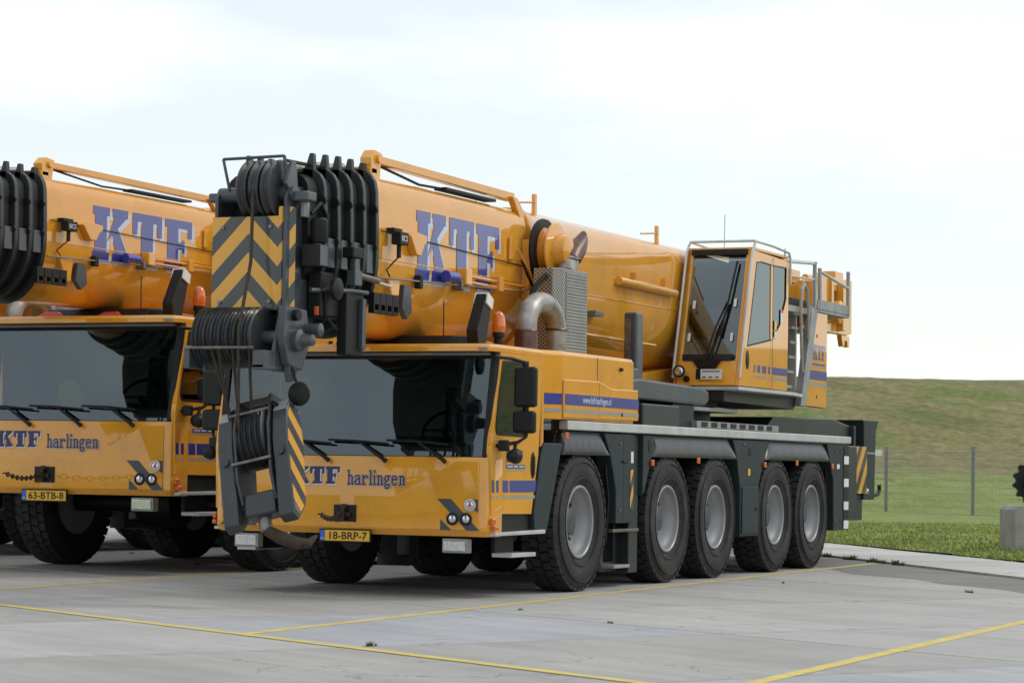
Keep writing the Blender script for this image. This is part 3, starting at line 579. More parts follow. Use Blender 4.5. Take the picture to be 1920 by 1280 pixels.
    side_o=[(fy(2.26),2.26),(8.70,2.26),(9.34,2.26),(9.36,3.0),(9.36,3.88),(8.70,3.90),(8.2,3.91),(fy(3.92),3.92)]
    side_i=[(fy(2.74)+.14,2.74),(8.70,2.86),(9.02,3.06),(9.26,3.40),(9.27,3.80),(8.70,3.79),(8.3,3.80),(fy(3.78)+.16,3.78)]
    for xa,xb,f in((1.245,1.30,1),(.46,.515,0)):
        d=MB().ring(side_o,side_i,'x',xa,xb).build('cab_side',Y,root,.006)
        MB().prism([(a,b) for a,b in side_i],'x',xb-.014,xb-.008).build('side_window','glass_side',d)
        MB().ring(side_i,[(a+(8.6-a)*.022,b+(3.35-b)*.022) for a,b in side_i],'x',xb-.02,xb+.004).build('window_seal','black',d)
        if f:
            B('door_post',Y,d,1.262,1.303,8.655,8.725,2.27,3.86,.006); B('door_gap','black',d,1.3005,1.3035,8.726,8.734,2.28,3.88,0)
            MB().lathe([(.001,0),(.05,.001),(.055,.006),(.045,.012),(.001,.013)],20).build('handle_recess','black',d,loc=(1.298,7.78,2.58)).scale=(1,1.1,2.1)
            B('sticker','white',d,1.303,1.305,9.04,9.13,3.10,3.26,0); B('sticker','red',d,1.3055,1.306,9.04,9.13,3.22,3.26,0); B('sticker','plate_yellow',d,1.303,1.305,8.80,8.88,2.99,3.11,0); B('sticker','white',d,1.303,1.305,8.80,8.88,2.88,2.98,0)
    fn=sidefn(1.302)
    for a,b in((8.03,8.08),(8.16,8.27),(8.35,8.50),(8.58,8.72),(8.735,9.33)): decal('stripe_decal',[rq((a,b,2.44,2.53) if a>8.7 else (a,b,2.44,2.53))],'blue',root,fn); decal('stripe_decal',[rq((a,b,2.375,2.41))],'greystripe',root,fn)
    # front: pillars, lower panel, glass
    def fp(x,z,dy=0): return (x,fy(z)+dy,z)
    for xa,xb in((x0,x0+.075),(x1-.085,x1-.056)):
        MB().loft([[fp(xa,2.55),fp(xb,2.55),fp(xb,2.55,.1),fp(xa,2.55,.1)],[fp(xa,3.92),fp(xb,3.92),fp(xb,3.92,.1),fp(xa,3.92,.1)]]).build('front_post',Y,root,.006)
    MB().loft([[fp(x0,2.262),fp(1.244,2.262),(1.244,7.8,2.262),(x0,7.8,2.262)],[fp(x0,2.56),fp(1.244,2.56),(1.244,7.8,2.56),(x0,7.8,2.56)]]).build('front_lower_panel',Y,root,.01)
    MB().loft([[fp(x0+.07,2.565,.03),fp(1.22,2.565,.03)],[fp(x0+.07,3.0,.02),fp(1.22,3.0,.02)],[fp(x0+.07,3.90,.03),fp(1.22,3.90,.03)]],cap=False,closed=False).build('front_window','glass_green',root)
    MB().loft([[fp(.56,2.56,-.012),fp(1.16,2.56,-.012)],[fp(.54,2.64,-.005),fp(1.20,2.64,-.005)]],cap=False,closed=False).build('window_border','black',root)
    MB().prism([(.76,2.46),(.98,2.46),(1.06,2.58),(.68,2.58)],'y',7.535,7.555).build('wiper_mount','black',root)
    B('top_trim','black',root,x0+.06,1.235,fy(3.86)-.03,fy(3.9)+.04,3.86,3.93,.008)
    for p in([(.83,2.5),(.93,2.95),(1.05,3.28)],[(.89,2.5),(1.0,2.95),(1.06,3.26)]): MB().tube([fp(a,b,-.03) for a,b in p],.013,6).build('wiper_arm','black',root)
    MB().tube([fp(1.00,2.86,-.03),fp(1.06,3.25,-.04),fp(1.12,3.78,-.03)],.014,6).build('wiper_blade','black',root)
    for a,b in((.60,3.2),(.58,2.80),(1.12,3.22),(1.12,2.80)): MB().loft([[fp(a,b,.0),fp(a+.035,b,.0)],[fp(a,b+.1,.0),fp(a+.035,b+.1,.0)]],cap=False,closed=False).build('window_clip','white',root)
    B('operator_roof',Y,root,x0,x1,fy(3.92),9.36,3.915,3.955,.012); B('operator_rear_wall','lining',root,.52,1.24,9.30,9.355,2.26,3.91); B('operator_floor','lining',root,.52,1.24,7.6,9.3,2.262,2.32)
    st=B('operator_seat','seat',root,.68,1.08,8.35,8.85,2.55,2.72,.05); MB().prism([(8.75,2.7),(8.88,2.68),(9.0,3.35),(8.88,3.37)],'x',.68,1.08).build('backrest','seat',st,.04)
    MB().prism([(7.75,2.5),(7.95,2.5),(8.05,2.85),(7.88,2.82)],'x',.54,1.2).build('console','dash',root,.02)
    for xa in(x0-.0,1.305): MB().tube([fp(xa,2.35,-.03),fp(xa,2.5,-.045),fp(xa,3.9,-.045),fp(xa,4.0,.02)],.017,8).build('grab_rail','alu',root)
    MB().tube([fp(x0,3.97,.0),(x0+.02,fy(4.0),4.03),(x1,fy(4.0),4.03),(x1+.01,8.7,4.02),(x1+.01,9.33,3.99),(x1+.01,9.39,3.93),(x1+.01,9.40,3.6)],.016,8).build('roof_rail','alu',root); MB().tube([(x0+.02,fy(4.0),4.03),(x0+.02,8.9,4.0)],.016,8).build('roof_rail','alu',root)
    for y in(8.02,9.2): MB().cyl((x1,y,3.93),(x1,y,4.03),.013).build('rail_post','alu',root)
    MB().tube([(.6,8.9,3.95),(.6,8.92,4.45)],.004,4).build('antenna','black',root)
    MB().lathe([(.05,7.49),(.075,7.44),(.075,7.42)],16,(.56,0,2.43),'y').build('work_lamp','black',root); MB().lathe([(.066,7.425),(.03,7.41)],16,(.56,0,2.43),'y').build('lamp_lens','lens',root); MB().lathe([(.035,7.5),(.04,7.46)],12,(.64,0,2.34),'y').build('horn','black',root)
    B('name_plate','white',root,.82,1.09,7.465,7.475,2.335,2.455,.003); B('name_plate_edge','black',root,.76,.82,7.465,7.475,2.335,2.455,.003); decal('name_plate_print',[rq((.845+.028*k,.845+.028*k+.02,2.42,2.438)) for k in range(8)]+[rq((.84,.89,2.352,2.366)),rq((.925,.97,2.352,2.366)),rq((1.01,1.05,2.352,2.366))],'black',root,frontfn(7.4635))
    for x in bpy.data.objects:
        if x.parent==root and x.name not in B4: x.location=(.12,-.33,-.015)
    # stairs and side panel
    B('stair_back','platebeige',root,.86,1.22,9.98,10.02,2.1,3.3,.004); B('stair_side','platebeige',root,.84,.86,9.45,10.0,2.2,3.3,.004)
    for i in range(6): B('stair_tread','alu_dull',root,.87,1.26,9.46+.06*i,9.72+.06*i,2.30+i*.19,2.335+i*.19,.005)
    B('stair_landing','platebeige',root,.84,1.28,9.42,10.6,3.28,3.36,.006)
    MB().prism([(9.93,2.08),(10.14,2.08),(10.62,3.32),(10.50,3.42),(10.38,3.3)],'x',1.22,1.315).build('stair_stringer','alu_dull',root,.01)
    MB().tube([(1.30,10.02,2.52),(1.32,9.92,2.75),(1.32,9.86,3.3),(1.32,9.9,3.58),(1.32,10.02,3.66),(1.32,10.14,3.58),(1.32,10.2,3.35),(1.32,10.18,3.1),(1.31,10.22,2.95)],.022,8).build('handrail','platebeige',root)
    sp=MB().prism([(10.17,2.09),(11.08,2.08),(11.10,3.33),(10.64,3.33)],'x',1.20,1.30).build('counterweight_panel',Y,root,.008)
    decal('stripe_decal',[[(10.31,2.44),(11.085,2.44),(11.087,2.56),(10.36,2.56)]],'blue',root,sidefn(1.3015)); decal('stripe_decal',[[(10.27,2.36),(11.083,2.36),(11.083,2.405),(10.29,2.405)]],'greystripe',root,sidefn(1.3015))
    P3,w3=ktf(.20,w=.88); decal('panel_lettering',[[(a+10.47,b+2.70) for a,b in q] for q in P3],'blue',root,sidefn(1.3015)); decal('panel_lettering',[rq((10.45,11.0,2.63,2.655))],'blue',root,sidefn(1.3015)); decal('panel_lettering',[rq((10.45,11.0,2.6,2.618))],'greystripe',root,sidefn(1.3015))
    for z in(2.2,3.0): B('lock','black',root,1.30,1.304,10.62,10.66,z,z+.04,.002)
    B('rear_platform','alu_dull',root,.55,1.31,10.62,12.08,3.335,3.375,.004); B('kick_board','alu_dull',root,1.30,1.318,10.62,12.05,3.376,3.50,.003)
    for y,z in((10.5,3.98),(10.72,3.92),(12.03,3.97)): B('rail_post','alu_dull',root,1.285,1.325,y-.03,y+.03,3.36,z,.005)
    MB().tube([(1.305,9.42,3.90),(1.305,10.5,3.96)],.017,8).tube([(1.305,9.42,3.72),(1.305,10.5,3.75)],.015,8).tube([(1.305,10.7,3.88),(1.305,12.03,3.74)],.022,8).tube([(.6,10.7,3.96),(.6,12.03,3.9)],.016,8).tube([(.7,9.5,3.98),(1.3,10.6,3.98)],.016,8).build('platform_rail','alu',root)
    for sx in(1,-1):
        MB().ring([(11.12,3.16),(12.35,3.16),(12.95,3.16),(13.2,3.16),(13.42,3.2),(13.42,3.95),(12.2,3.93),(11.12,3.80)],[(11.45,3.38),(12.35,3.34),(12.9,3.34),(13.0,3.38),(13.05,3.45),(13.05,3.78),(12.3,3.74),(11.45,3.66)],'x',*sorted((sx*.86,sx*.95))).build('winch_side_plate',Y,root,.012)
        MB().prism([(13.03,3.0),(13.10,3.0),(13.12,3.08),(13.24,3.08),(13.26,3.0),(13.34,3.0),(13.36,3.158),(12.95,3.158)],'x',*sorted((sx*.87,sx*.94))).build('winch_lug',Y,root,.008)
    for y0,y1,z0,z1 in((13.2,13.4,3.2,3.9),(11.15,11.4,3.2,3.75),(12.35,12.6,3.2,3.5)): B('cross_member',Y,root,-.86,.86,y0,y1,z0,z1,.012)
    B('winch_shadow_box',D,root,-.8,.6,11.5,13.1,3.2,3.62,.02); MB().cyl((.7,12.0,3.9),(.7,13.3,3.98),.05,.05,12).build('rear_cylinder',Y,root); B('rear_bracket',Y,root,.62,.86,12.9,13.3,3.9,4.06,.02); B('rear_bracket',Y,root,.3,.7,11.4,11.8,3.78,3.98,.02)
    MB().lathe([(.34,-.7),(.34,-.66),(.24,-.66),(.24,.9),(.34,.9),(.34,1.0)],28,(0,11.9,3.62)).build('winch_drum',Y,root)
    for y,z0,z1 in((11.3,3.2,3.8),(12.2,3.4,3.9),(12.75,3.2,3.85)): B('winch_rib',Y,root,.95,1.04,y-.05,y+.05,z0,z1,.01)
    MB().cyl((.5,13.4,3.6),(.5,13.75,3.6),.05).build('rear_pin','black',root); MB().lathe([(.16,.9),(.16,1.06),(.08,1.08)],18,(0,12.5,3.45)).build('winch_motor',Y,root); B('hydraulic_block','black',root,.6,1.1,9.9,10.9,3.38,3.5,.01)
    BEFORE=set(x.name for x in bpy.data.objects)
    # ---- boom
    def ring_at(y,k=1,g=0,n=14): return [(x,y,z) for x,z in boom_profile(k,g,n)]
    MB().loft([ring_at(-.56),ring_at(0),ring_at(1.2),ring_at(2.9)]).build('boom_section',Y,root)
    MB().loft([ring_at(2.92,1,.012),ring_at(2.94,1,.03),ring_at(3.06,1,.03),ring_at(3.10,1,.018),ring_at(6,1,.018),ring_at(9.4,1,.018),ring_at(12.0,1,.018)]).build('boom_section',Y,root)
    for s in(1,-1):
        MB().tube([(s*.503,y,3.165) for y in(-.5,2.9)],.006,5).build('boom_weld','yellow',root); MB().tube([(s*.521,y,3.165) for y in(3.1,11)],.006,5).build('boom_weld','yellow',root)
    B('boom_collar',Y,root,-.44,.44,-.58,-.44,3.94,4.02,.02)
    for i in range(5):
        y=-.62-.222*i; k=.985-.032*i
        pr=boom_profile(k,.055); 
        def ear(x,z):
            return z
        MB().loft([[(x,y-.03,z) for x,z in pr],[(x,y+.03,z) for x,z in pr]]).build('boom_collar','dark',root,.008)
        for s in(1,-1):
            MB().prism([(s*.27*k,3.85),(s*.41*k,3.80),(s*.41*k,3.95),(s*.40*k,4.06-.012*abs(i-1.5)),(s*.36*k,4.06-.012*abs(i-1.5)),(s*.33*k,3.95)],'y',y-.03,y+.03).build('collar_fin','dark',root,.006)
            for z,a,b in((3.60,.5,.545),(3.25,.5,.55)):
                MB().lathe([(.045,-.02),(.045,.01),(.025,.02)],10,(s*(k*.5+.02),y-.03,z*1.0),'y').build('collar_bolt','black',root)
            B('slide_pad','headgrey',root,*sorted((s*(k*.5-.02),s*(k*.5+.03))),y-.17,y-.035,3.0,3.27,.01)
        MB().loft([ring_at(y-.24,k-.02),ring_at(y+.02,k-.02)]).build('inner_section','black',root)
    # cylinder, guide rail, fittings on the boom
    MB().cyl((.0,2.1,2.44),(.0,6.6,2.16),.17,.17,20).build('luffing_cylinder',Y,root); MB().prism([(1.2,2.46),(2.6,2.46),(2.3,2.36),(1.5,2.38)],'x',-.3,.3).build('cylinder_mount',Y,root,.02)
    MB().loft([[(x,-.52,z) for x,z in((.33,4.06),(.43,4.06),(.43,4.14),(.33,4.14))],[(x,2.75,z) for x,z in((.33,4.02),(.43,4.02),(.43,4.11),(.33,4.11))]]).build('top_rail',Y,root,.01)
    MB().prism([(-.56,3.85),(-.40,3.85),(-.36,4.16),(-.50,4.18),(-.58,4.1)],'x',.32,.44).build('rail_bracket',Y,root,.008); MB().prism([(2.60,4.06),(2.72,4.06),(2.95,3.9),(2.9,3.72),(2.82,3.72),(2.8,3.86)],'x',.40,.47).build('rail_bracket',Y,root,.008)
    MB().cyl((.38,-.44,4.1),(.47,-.44,4.1),.045).build('rail_pin',Y,root)
    MB().tube([(.36,-.3,4.06),(.36,.6,3.97),(.36,1.6,4.0)],.014,6).build('guide_rope','black',root); B('rail_underplate','black',root,.28,.42,1.1,2.3,3.97,4.0,.004)  # black box is a dark plate beneath the top rail
    for y in(3.3,7.0): MB().prism([(y,3.85),(y+.06,3.85),(y+.06,4.16),(y,4.16)],'x',.38,.42).build('rope_guide',Y,root,.005); MB().tube([(.40,y-.5,4.02),(.40,y,4.07)],.012,6).build('guide_rod',Y,root)
    MB().cyl((.56,5.4,3.38),(.56,7.25,3.36),.05,.05,12).build('side_tube',Y,root); 
    for y in(5.9,6.9): B('tube_bracket',Y,root,.50,.58,y,y+.06,3.32,3.52)
    MB().tube([(.56,4.2,2.72),(.56,6.6,2.70)],.018,6).build('side_pipe',Y,root); MB().prism([(4.55,2.93),(4.8,2.93),(4.85,2.97),(4.6,2.99)],'x',.5,.62).build('boom_step','headgrey',root,.006)
    # cable reel
    MB().lathe([(.10,.5),(.10,.62),(.295,.62),(.30,.63),(.295,.66),(.18,.665),(.18,.76),(.29,.765),(.295,.775),(.29,.79),(.17,.80),(.16,.93),(.10,.95),(.05,.96)],40,(0,3.05,3.52)).build('cable_reel',Y,root); MB().lathe([(.335,.610),(.345,.635),(.335,.665),(.25,.668),(.25,.606)],40,(0,3.05,3.52)).build('reel_cable','black',root)
    # lettering on the boom
    def bf(off):
        def f(u,v):
            x,z,nn=boom_side(.05+(.66-v)); return (x+nn[0]*off,.27+u,z+nn[1]*off)
        return f
    P4,w4=ktf(.66,.10,1.0); kk=1.99/w4
    P4=[[(a*kk,b) for a,b in q] for q in P4]
    decal('boom_lettering_shadow',[[(a+.05,b-.045) for a,b in q] for q in P4],'pale',root,bf(.0025),2,10); decal('boom_lettering',P4,'blue',root,bf(.0045),2,10)
    # boxes, rods and cables along the boom
    bx=B('sensor_box','black',root,.56,.66,-.38,-.20,3.30,3.42,.01); B('box_bracket','black',bx,.50,.58,-.36,-.18,3.43,3.46,.004); text('box_text','BCS',.075,'white',bx,(.6615,-.355,3.335),'side','LEFT',.0006,.95); MB().cyl((.6,-.29,3.30),(.6,-.29,3.18),.022).build('box_plug','black',bx); MB().tube([(.6,-.29,3.19),(.56,-.35,3.12),(.53,-.4,3.06),(.53,-.33,3.0)],.008,5).build('box_cable','black',bx)
    MB().prism([(.0,3.42),(.16,3.46),(.36,3.44),(.36,3.38),(.3,3.34),(.24,3.24),(.14,3.24),(.06,3.34)],'x',.50,.58).build('cable_cleat',Y,root,.01)
    MB().tube([(.52,-.55,2.98),(.56,.3,3.0),(.56,1.6,3.04),(.60,2.6,3.06),(.8,2.9,3.2)],.010,5).build('side_cable','galv',root); MB().tube([(.515,-.5,3.42),(.515,.5,3.40),(.52,2.9,3.34)],.006,5).build('side_cable','black',root)
    MB().cyl((.58,.78,3.09),(.58,1.02,3.09),.055,.055,14).build('pull_cylinder','bluebit',root); MB().tube([(.57,1.3,3.13),(.57,2.7,3.12)],.018,6).tube([(.57,1.3,3.07),(.57,2.7,3.06)],.016,6).build('guide_rods',Y,root); B('rod_block',Y,root,.5,.62,1.18,1.32,3.03,3.2,.015); B('rod_block',Y,root,.5,.62,2.0,2.1,3.02,3.18,.015); B('rod_bracket','black',root,.5,.57,.24,.31,2.93,3.06,.01); B('rod_clamp','steel',root,.5,.60,1.11,1.17,2.97,3.07,.01)
    MB().prism([(-.02,2.95),(.12,2.95),(.16,2.70),(.05,2.62),(-.05,2.72)],'x',.47,.53).build('bracket_plate','headgrey',root,.01); MB().prism([(-.35,3.0),(-.08,2.98),(-.12,2.70),(-.2,2.7)],'x',.42,.52).build('lug_plate',Y,root,.02)
    for i in range(4): MB().ring([(-.86+.13*i,2.63),(-.74+.13*i,2.63),(-.74+.13*i,2.82),(-.86+.13*i,2.82)],[(-.84+.13*i,2.66),(-.76+.13*i,2.66),(-.76+.13*i,2.71),(-.84+.13*i,2.71)],'x',.58,.64).build('cable_clip','black',root,.004)
    for i in range(3): MB().tube([(.56,2.55+.1*i,3.5-.1*i),(.6,2.75,3.3-.08*i),(.62,2.88,3.1),(.6,2.8,2.95-.05*i)],.014,6).build('hydraulic_hose','black' if i==1 else 'yellow',root)
    B('hose_manifold',Y,root,.5,.60,2.78,2.9,3.0,3.62,.01); B('slot_plate',Y,root,.505,.54,2.42,2.50,3.38,3.62,.01)
    # ---- boom head
    H='headgrey'
    for s in(1,-1):
        MB().prism([(-2.04,2.62),(-2.04,3.60),(-1.98,3.68),(-1.72,3.70),(-1.5,3.60),(-1.5,2.50),(-1.62,2.2),(-1.80,2.04),(-2.2,2.04),(-2.22,2.2),(-2.12,2.5)],'x',*sorted((s*.33,s*.365))).build('head_side_plate',H,root,.008)
    o=MB().ring([(-.33,2.60),(.33,2.60),(.33,3.42),(-.33,3.42)],[(-.01,2.97),(.01,2.97),(.01,2.99),(-.01,2.99)],'y',-2.06,-2.03)
    MB().prism([(-.368,2.585),(.30,2.585),(.30,3.415),(-.368,3.415)],'y',-2.065,-2.041).build('chevron_plate','chevron',root,.003)
    MB().prism([(.301,-2.064),(.40,-1.93),(.385,-1.91),(.301,-2.04)],'z',2.50,3.50).build('chevron_side','chevron_side',root)
    for x,z in((-.26,3.32),(.22,3.32),(-.28,2.66),(.22,2.66)): MB().lathe([(.018,-2.07),(.018,-2.078),(.01,-2.08)],8,(x,0,z),'y').build('plate_bolt','galv',root)
    for x in(-.02,.10,.22):
        MB().lathe([(.10,-.05),(.25,-.05),(.265,-.035),(.235,-.008),(.235,.008),(.265,.035),(.25,.05),(.10,.05)],36,(x,-1.94,3.66)).build('head_sheave','sheave',root)
    MB().cyl((-.36,-1.94,3.62),(.40,-1.94,3.62),.07,.07,16).build('sheave_axle',H,root); B('axle_stub',H,root,-.46,-.365,-2.0,-1.85,3.56,3.64,.015); B('axle_stub',H,root,.37,.54,-1.98,-1.80,3.55,3.64,.02)
    B('head_core','black',root,-.32,.32,-1.80,-1.50,2.55,3.5,.01)
    MB().prism([(-2.06,3.70),(-1.95,3.92),(-1.88,3.90),(-1.84,3.66),(-1.94,3.6)],'x',.33,.37).build('rope_keeper',H,root,.008)
    MB().tube([(-.31,-2.0,3.94),(.31,-2.0,3.95)],.014,6).tube([(-.31,-2.0,3.94),(-.24,-2.0,3.66)],.014,6).tube([(.31,-2.0,3.95),(.34,-1.98,3.7)],.016,6).build('keeper_bar','headgrey',root)
    MB().cyl((.1,-1.85,3.80),(.1,-.7,3.98),.05,.05,10).cyl((.2,-1.85,3.84),(.2,-.7,4.0),.04,.04,10).cyl((0,-1.85,3.84),(0,-.7,4.02),.04,.04,10).build('guide_roller','exhaust',root); MB().tube([(.28,-1.9,3.92),(.3,-1.2,3.93),(.3,-.8,3.9)],.018,6).build('hoist_rope','rope',root)
    for i in range(8):
        x=-.35+.076*i
        MB().lathe([(.09,-.034),(.255,-.034),(.27,-.024),(.243,-.006),(.243,.006),(.27,.024),(.255,.034),(.09,.034)],36,(x,-2.12,2.34)).build('lower_sheave','sheave',root)
    MB().cyl((-.42,-2.12,2.34),(.42,-2.12,2.34),.06,.06,14).build('sheave_axle',H,root); MB().tube([(-.42,-2.40,2.24),(.26,-2.40,2.24)],.013,6).build('rope_guard','steel',root); MB().prism([(-2.38,2.05),(-1.9,2.05),(-1.9,2.10),(-2.38,2.10)],'x',.24,.37).build('head_foot',H,root,.01); MB().prism([(-2.38,2.06),(-2.1,2.06),(-2.1,2.22),(-2.38,2.22)],'x',.24,.36).build('head_foot',H,root,.01); MB().prism([(-2.38,2.06),(-2.1,2.06),(-2.1,2.26),(-2.38,2.26)],'x',-.45,-.39).build('head_foot',H,root,.01)
    MB().prism([(-2.16,2.62),(-1.78,2.60),(-1.72,2.3),(-1.85,2.06),(-2.1,2.10),(-2.2,2.35)],'x',.37,.45).build('head_bracket',H,root,.012); MB().lathe([(.10,.45),(.10,.5),(.06,.52),(.05,.62),(.03,.63)],16,(0,-1.98,2.32)).build('pivot_pin',H,root); MB().lathe([(.06,.45),(.06,.60),(.035,.61)],14,(0,-1.80,2.42)).build('pivot_pin',H,root); MB().lathe([(.05,.45),(.05,.50)],12,(0,-2.02,2.54)).build('pivot_pin','black',root)
    MB().tube([(.42,-2.05,2.12),(.46,-2.02,2.05),(.46,-2.02,2.0),(.49,-2.0,1.93)],.014,6).build('hanger_rod','black',root)
    MB().lathe([(.001,-.02),(.06,-.018),(.105,-.005),(.108,.01),(.09,.03),(.001,.04)],24,(.50,-2.0,1.85),'y').build('wide_mirror','black',root); MB().prism([(-2.08,2.1),(-1.94,2.12),(-1.94,1.97),(-2.04,1.95)],'x',.38,.44).build('hanger_bracket',H,root,.01)
    # equipment on the head's side
    MB().lathe([(.075,3.20),(.08,3.21),(.08,3.40),(.06,3.42)],18,(.52,-1.72,0),'z').build('light_housing','black',root); c=B('control_box','black',root,.42,.60,-1.86,-1.70,2.98,3.18,.01); B('control_panel','headgrey',c,.601,.606,-1.85,-1.71,2.99,3.17,.003)
    MB().tube([(.50,-1.84,3.45),(.53,-1.72,3.55),(.53,-1.6,3.45),(.52,-1.6,3.35)],.02,8).build('cable_loop','black',root); B('cable_box','alu_dull',root,.41,.45,-1.87,-1.77,3.42,3.56,.006)
    MB().tube([(.46,-1.75,2.78),(.62,-1.30,2.80),(.64,-1.0,2.80)],.022,8).build('equipment_arm','headgrey',root); MB().lathe([(.10,.60),(.10,.64),(.03,.66)],20,(0,-1.56,2.80)).build('cable_drum','black',root); MB().cyl((.60,-1.24,2.96),(.62,-.75,2.93),.03,.03,10).build('camera_arm','steel',root); MB().cyl((.60,-1.24,2.80),(.60,-1.24,3.12),.035).build('arm_post','black',root); B('camera','black',root,.54,.66,-1.32,-1.12,3.10,3.20,.015); B('arm_block','headgrey',root,.57,.66,-1.28,-1.14,2.85,2.99,.01); MB().cyl((.6,-.78,2.92),(.6,-.45,2.90),.014).build('arm_rod','alu',root)
    B('cable_tray','black',root,.52,.62,-1.36,-1.02,2.22,2.80,.01); B('tray_cover','headgrey',root,.60,.66,-1.12,-1.05,2.28,2.74,.006); B('side_marker','orange_lens',root,.46,.50,-1.68,-1.64,2.56,2.64,.006); B('lower_gear','black',root,.3,.55,-1.6,-1.1,2.55,2.78,.02)
    B('pad_box','black',root,.38,.52,-1.66,-1.42,2.55,2.95,.015); MB().tube([(.5,-1.6,2.6),(.56,-1.45,2.45),(.55,-1.2,2.42),(.56,-1.1,2.6)],.013,6).build('cable_loop','black',root)
    # ropes from the head down to the block
    MB().tube([(.115,-2.20,3.62),(.115,-2.215,3.0),(.115,-2.40,2.4),(.10,-2.36,1.62),(.10,-2.17,1.1)],.016,6).build('hoist_rope','rope',root)
    for x,x2 in((-.12,-.07),(-.2,-.05),(.03,.02),(.2,.15)): MB().tube([(x,-2.37,2.3),(x2,-2.20,1.60)],.014,6).build('hoist_rope','rope',root)
    BOOM_DATA.update(x.data.name for x in bpy.data.objects if x.parent==root and x.name not in BEFORE)
    return root
def build_hook():
    """local frame: origin at the sheave axle, block hangs along -z"""
    r=empty('hook_block'); H='hookgrey'
    for i in range(5): MB().lathe([(.07,-.024),(.27,-.024),(.285,-.016),(.26,-.004),(.26,.004),(.285,.016),(.27,.024),(.07,.024)],32,(-.11+.055*i,0,0)).build('sheave','sheave',r)
    for s in(1,-1):
        MB().prism([(-.10,.36),(.16,.36),(.24,.1),(.22,-.5),(.1,-.62),(-.12,-.62),(-.22,-.4),(-.22,.05)],'x',*sorted((s*.155,s*.185))).build('inner_plate',H,r,.008)
        c=MB().prism([(-.16,.16),(-.08,.26),(.14,.22),(.20,-.10),(.16,-.66),(-.04,-.84),(-.16,-.80),(-.21,-.1)],'x',*sorted((s*.20,s*.355))).build('cheek_weight',H,r,.02)
        MB().prism([(-.145,.14),(-.075,.225),(.125,.19),(.18,-.10),(.145,-.64),(-.04,-.79),(-.14,-.75),(-.185,-.1)],'x',*sorted((s*.356,s*.359))).build('hazard_print','stripe_hook',c)
        MB().prism([(-.158,.172),(-.083,.268),(.08,.248),(.08,.24),(-.08,.26),(-.153,.165)],'x',*sorted((s*.215,s*.34))).build('edge_highlight','alu_dull',c)  # pale strip paints the whitish highlight along the cheek's top edge
        MB().tube([(s*.18,-.06,.24),(s*.20,-.13,.26),(s*.25,-.14,.22)],.02,6).build('lifting_eye','black',r); MB().lathe([(.04,-.225),(.04,-.205)],12,(s*.28,0,-.22),'y').build('weight_bolt',H,c)
    for z,y in((.18,-.24),(-.27,-.25)): MB().cyl((-.2,y,z),(.2,y,z),.014).build('rope_guard','steel',r)
    MB().cyl((-.26,0,-.60),(.26,0,-.60),.055,.055,14).build('trunnion','steel',r); B('cross_head',H,r,-.16,.16,-.12,.12,-.74,-.52,.03); MB().prism([(-.12,.33),(.12,.33),(.1,.37),(-.1,.37)],'x',-.15,.15).build('top_spacer','alu_dull',r,.006)
    MB().lathe([(.06,-.74),(.065,-.82),(.05,-.86)],16,(0,0,0),'z').build('swivel','steel',r)
    pts=[(0,0,-.80),(.02,.0,-.86),(.12,.05,-.93),(.24,.12,-.99),(.34,.19,-1.0),(.40,.25,-.93)]
    MB().tube(pts,[.045,.05,.06,.056,.045,.016],12).build('hook','rust',r)
    return r
# ------------------------------------------------------------------ place the cranes
crane=build_crane(); tag(crane,'yellow five-axle mobile crane carrying number plate 18-BRP-7, cab lettered 227','mobile crane','parked mobile cranes')
hook=build_hook(); hook.location=(.19,-2.12,1.46); hook.rotation_euler=(R(-16),R(-13),R(4)); hook.scale=(.96,.8,1)
tag(hook,'dark grey hook block with yellow hazard stripes hanging before the cab of plate 18-BRP-7','hook block','crane hook blocks')
S2,LIFT=1.08,.24; OFF=Vector((-4.73,1.95,0))
c2=copy_tree(crane); c2.location=OFF; c2.scale=(S2,)*3
tag(c2,'yellow mobile crane with number plate 63-BTB-8 and a helmet behind its windscreen','mobile crane','parked mobile cranes')
for o in [x for x in bpy.data.objects if x.parent==c2]:
    if o.name.split('.')[0] not in('wheel','axle'): o.location.z+=LIFT/S2
    if o.data.name in BOOM_DATA: o.location.y-=.28; o.location.z=.709; o.scale=(.86,1,.82)     # this crane carries a slimmer boom
    if o.name.split('.')[0] in('cable_tray','tray_cover','camera','camera_arm','arm_post','arm_block','equipment_arm','cable_drum','arm_rod','pad_box','lower_gear','cable_loop','light_housing','control_box','cable_box','side_marker'):
        for q in [x for x in bpy.data.objects if x.parent==o]: bpy.data.objects.remove(q)
        bpy.data.objects.remove(o); continue
    if o.name.startswith('license_plate'):
        for q in [x for x in bpy.data.objects if x.parent==o and x.name.startswith('plate_number')]: bpy.data.objects.remove(q)
        t=text('plate_number','63-BTB-8',.098,'black',o,(.025,-.1345,.535),'front','CENTER',.001,1.12,.0015)
    if o.name.startswith('fleet_number'): bpy.data.objects.remove(o)
h2=copy_tree(hook); h2.location=OFF+Vector(hook.location)*S2+Vector((0,0,LIFT)); h2.scale=(S2*.96,S2*.8,S2)
tag(h2,'dark hook block hanging before the cab of the crane with plate 63-BTB-8','hook block','crane hook blocks')
c3=copy_tree(c2); c3.location=OFF*2+Vector((0,.5,0)); tag(c3,'yellow mobile crane parked on the far side of the crane with plate 63-BTB-8','mobile crane','parked mobile cranes')
for o in [x for x in bpy.data.objects if x.parent==c3 and x.name.startswith('license_plate')]:
    for q in [x for x in bpy.data.objects if x.parent==o]: bpy.data.objects.remove(q)
    bpy.data.objects.remove(o)
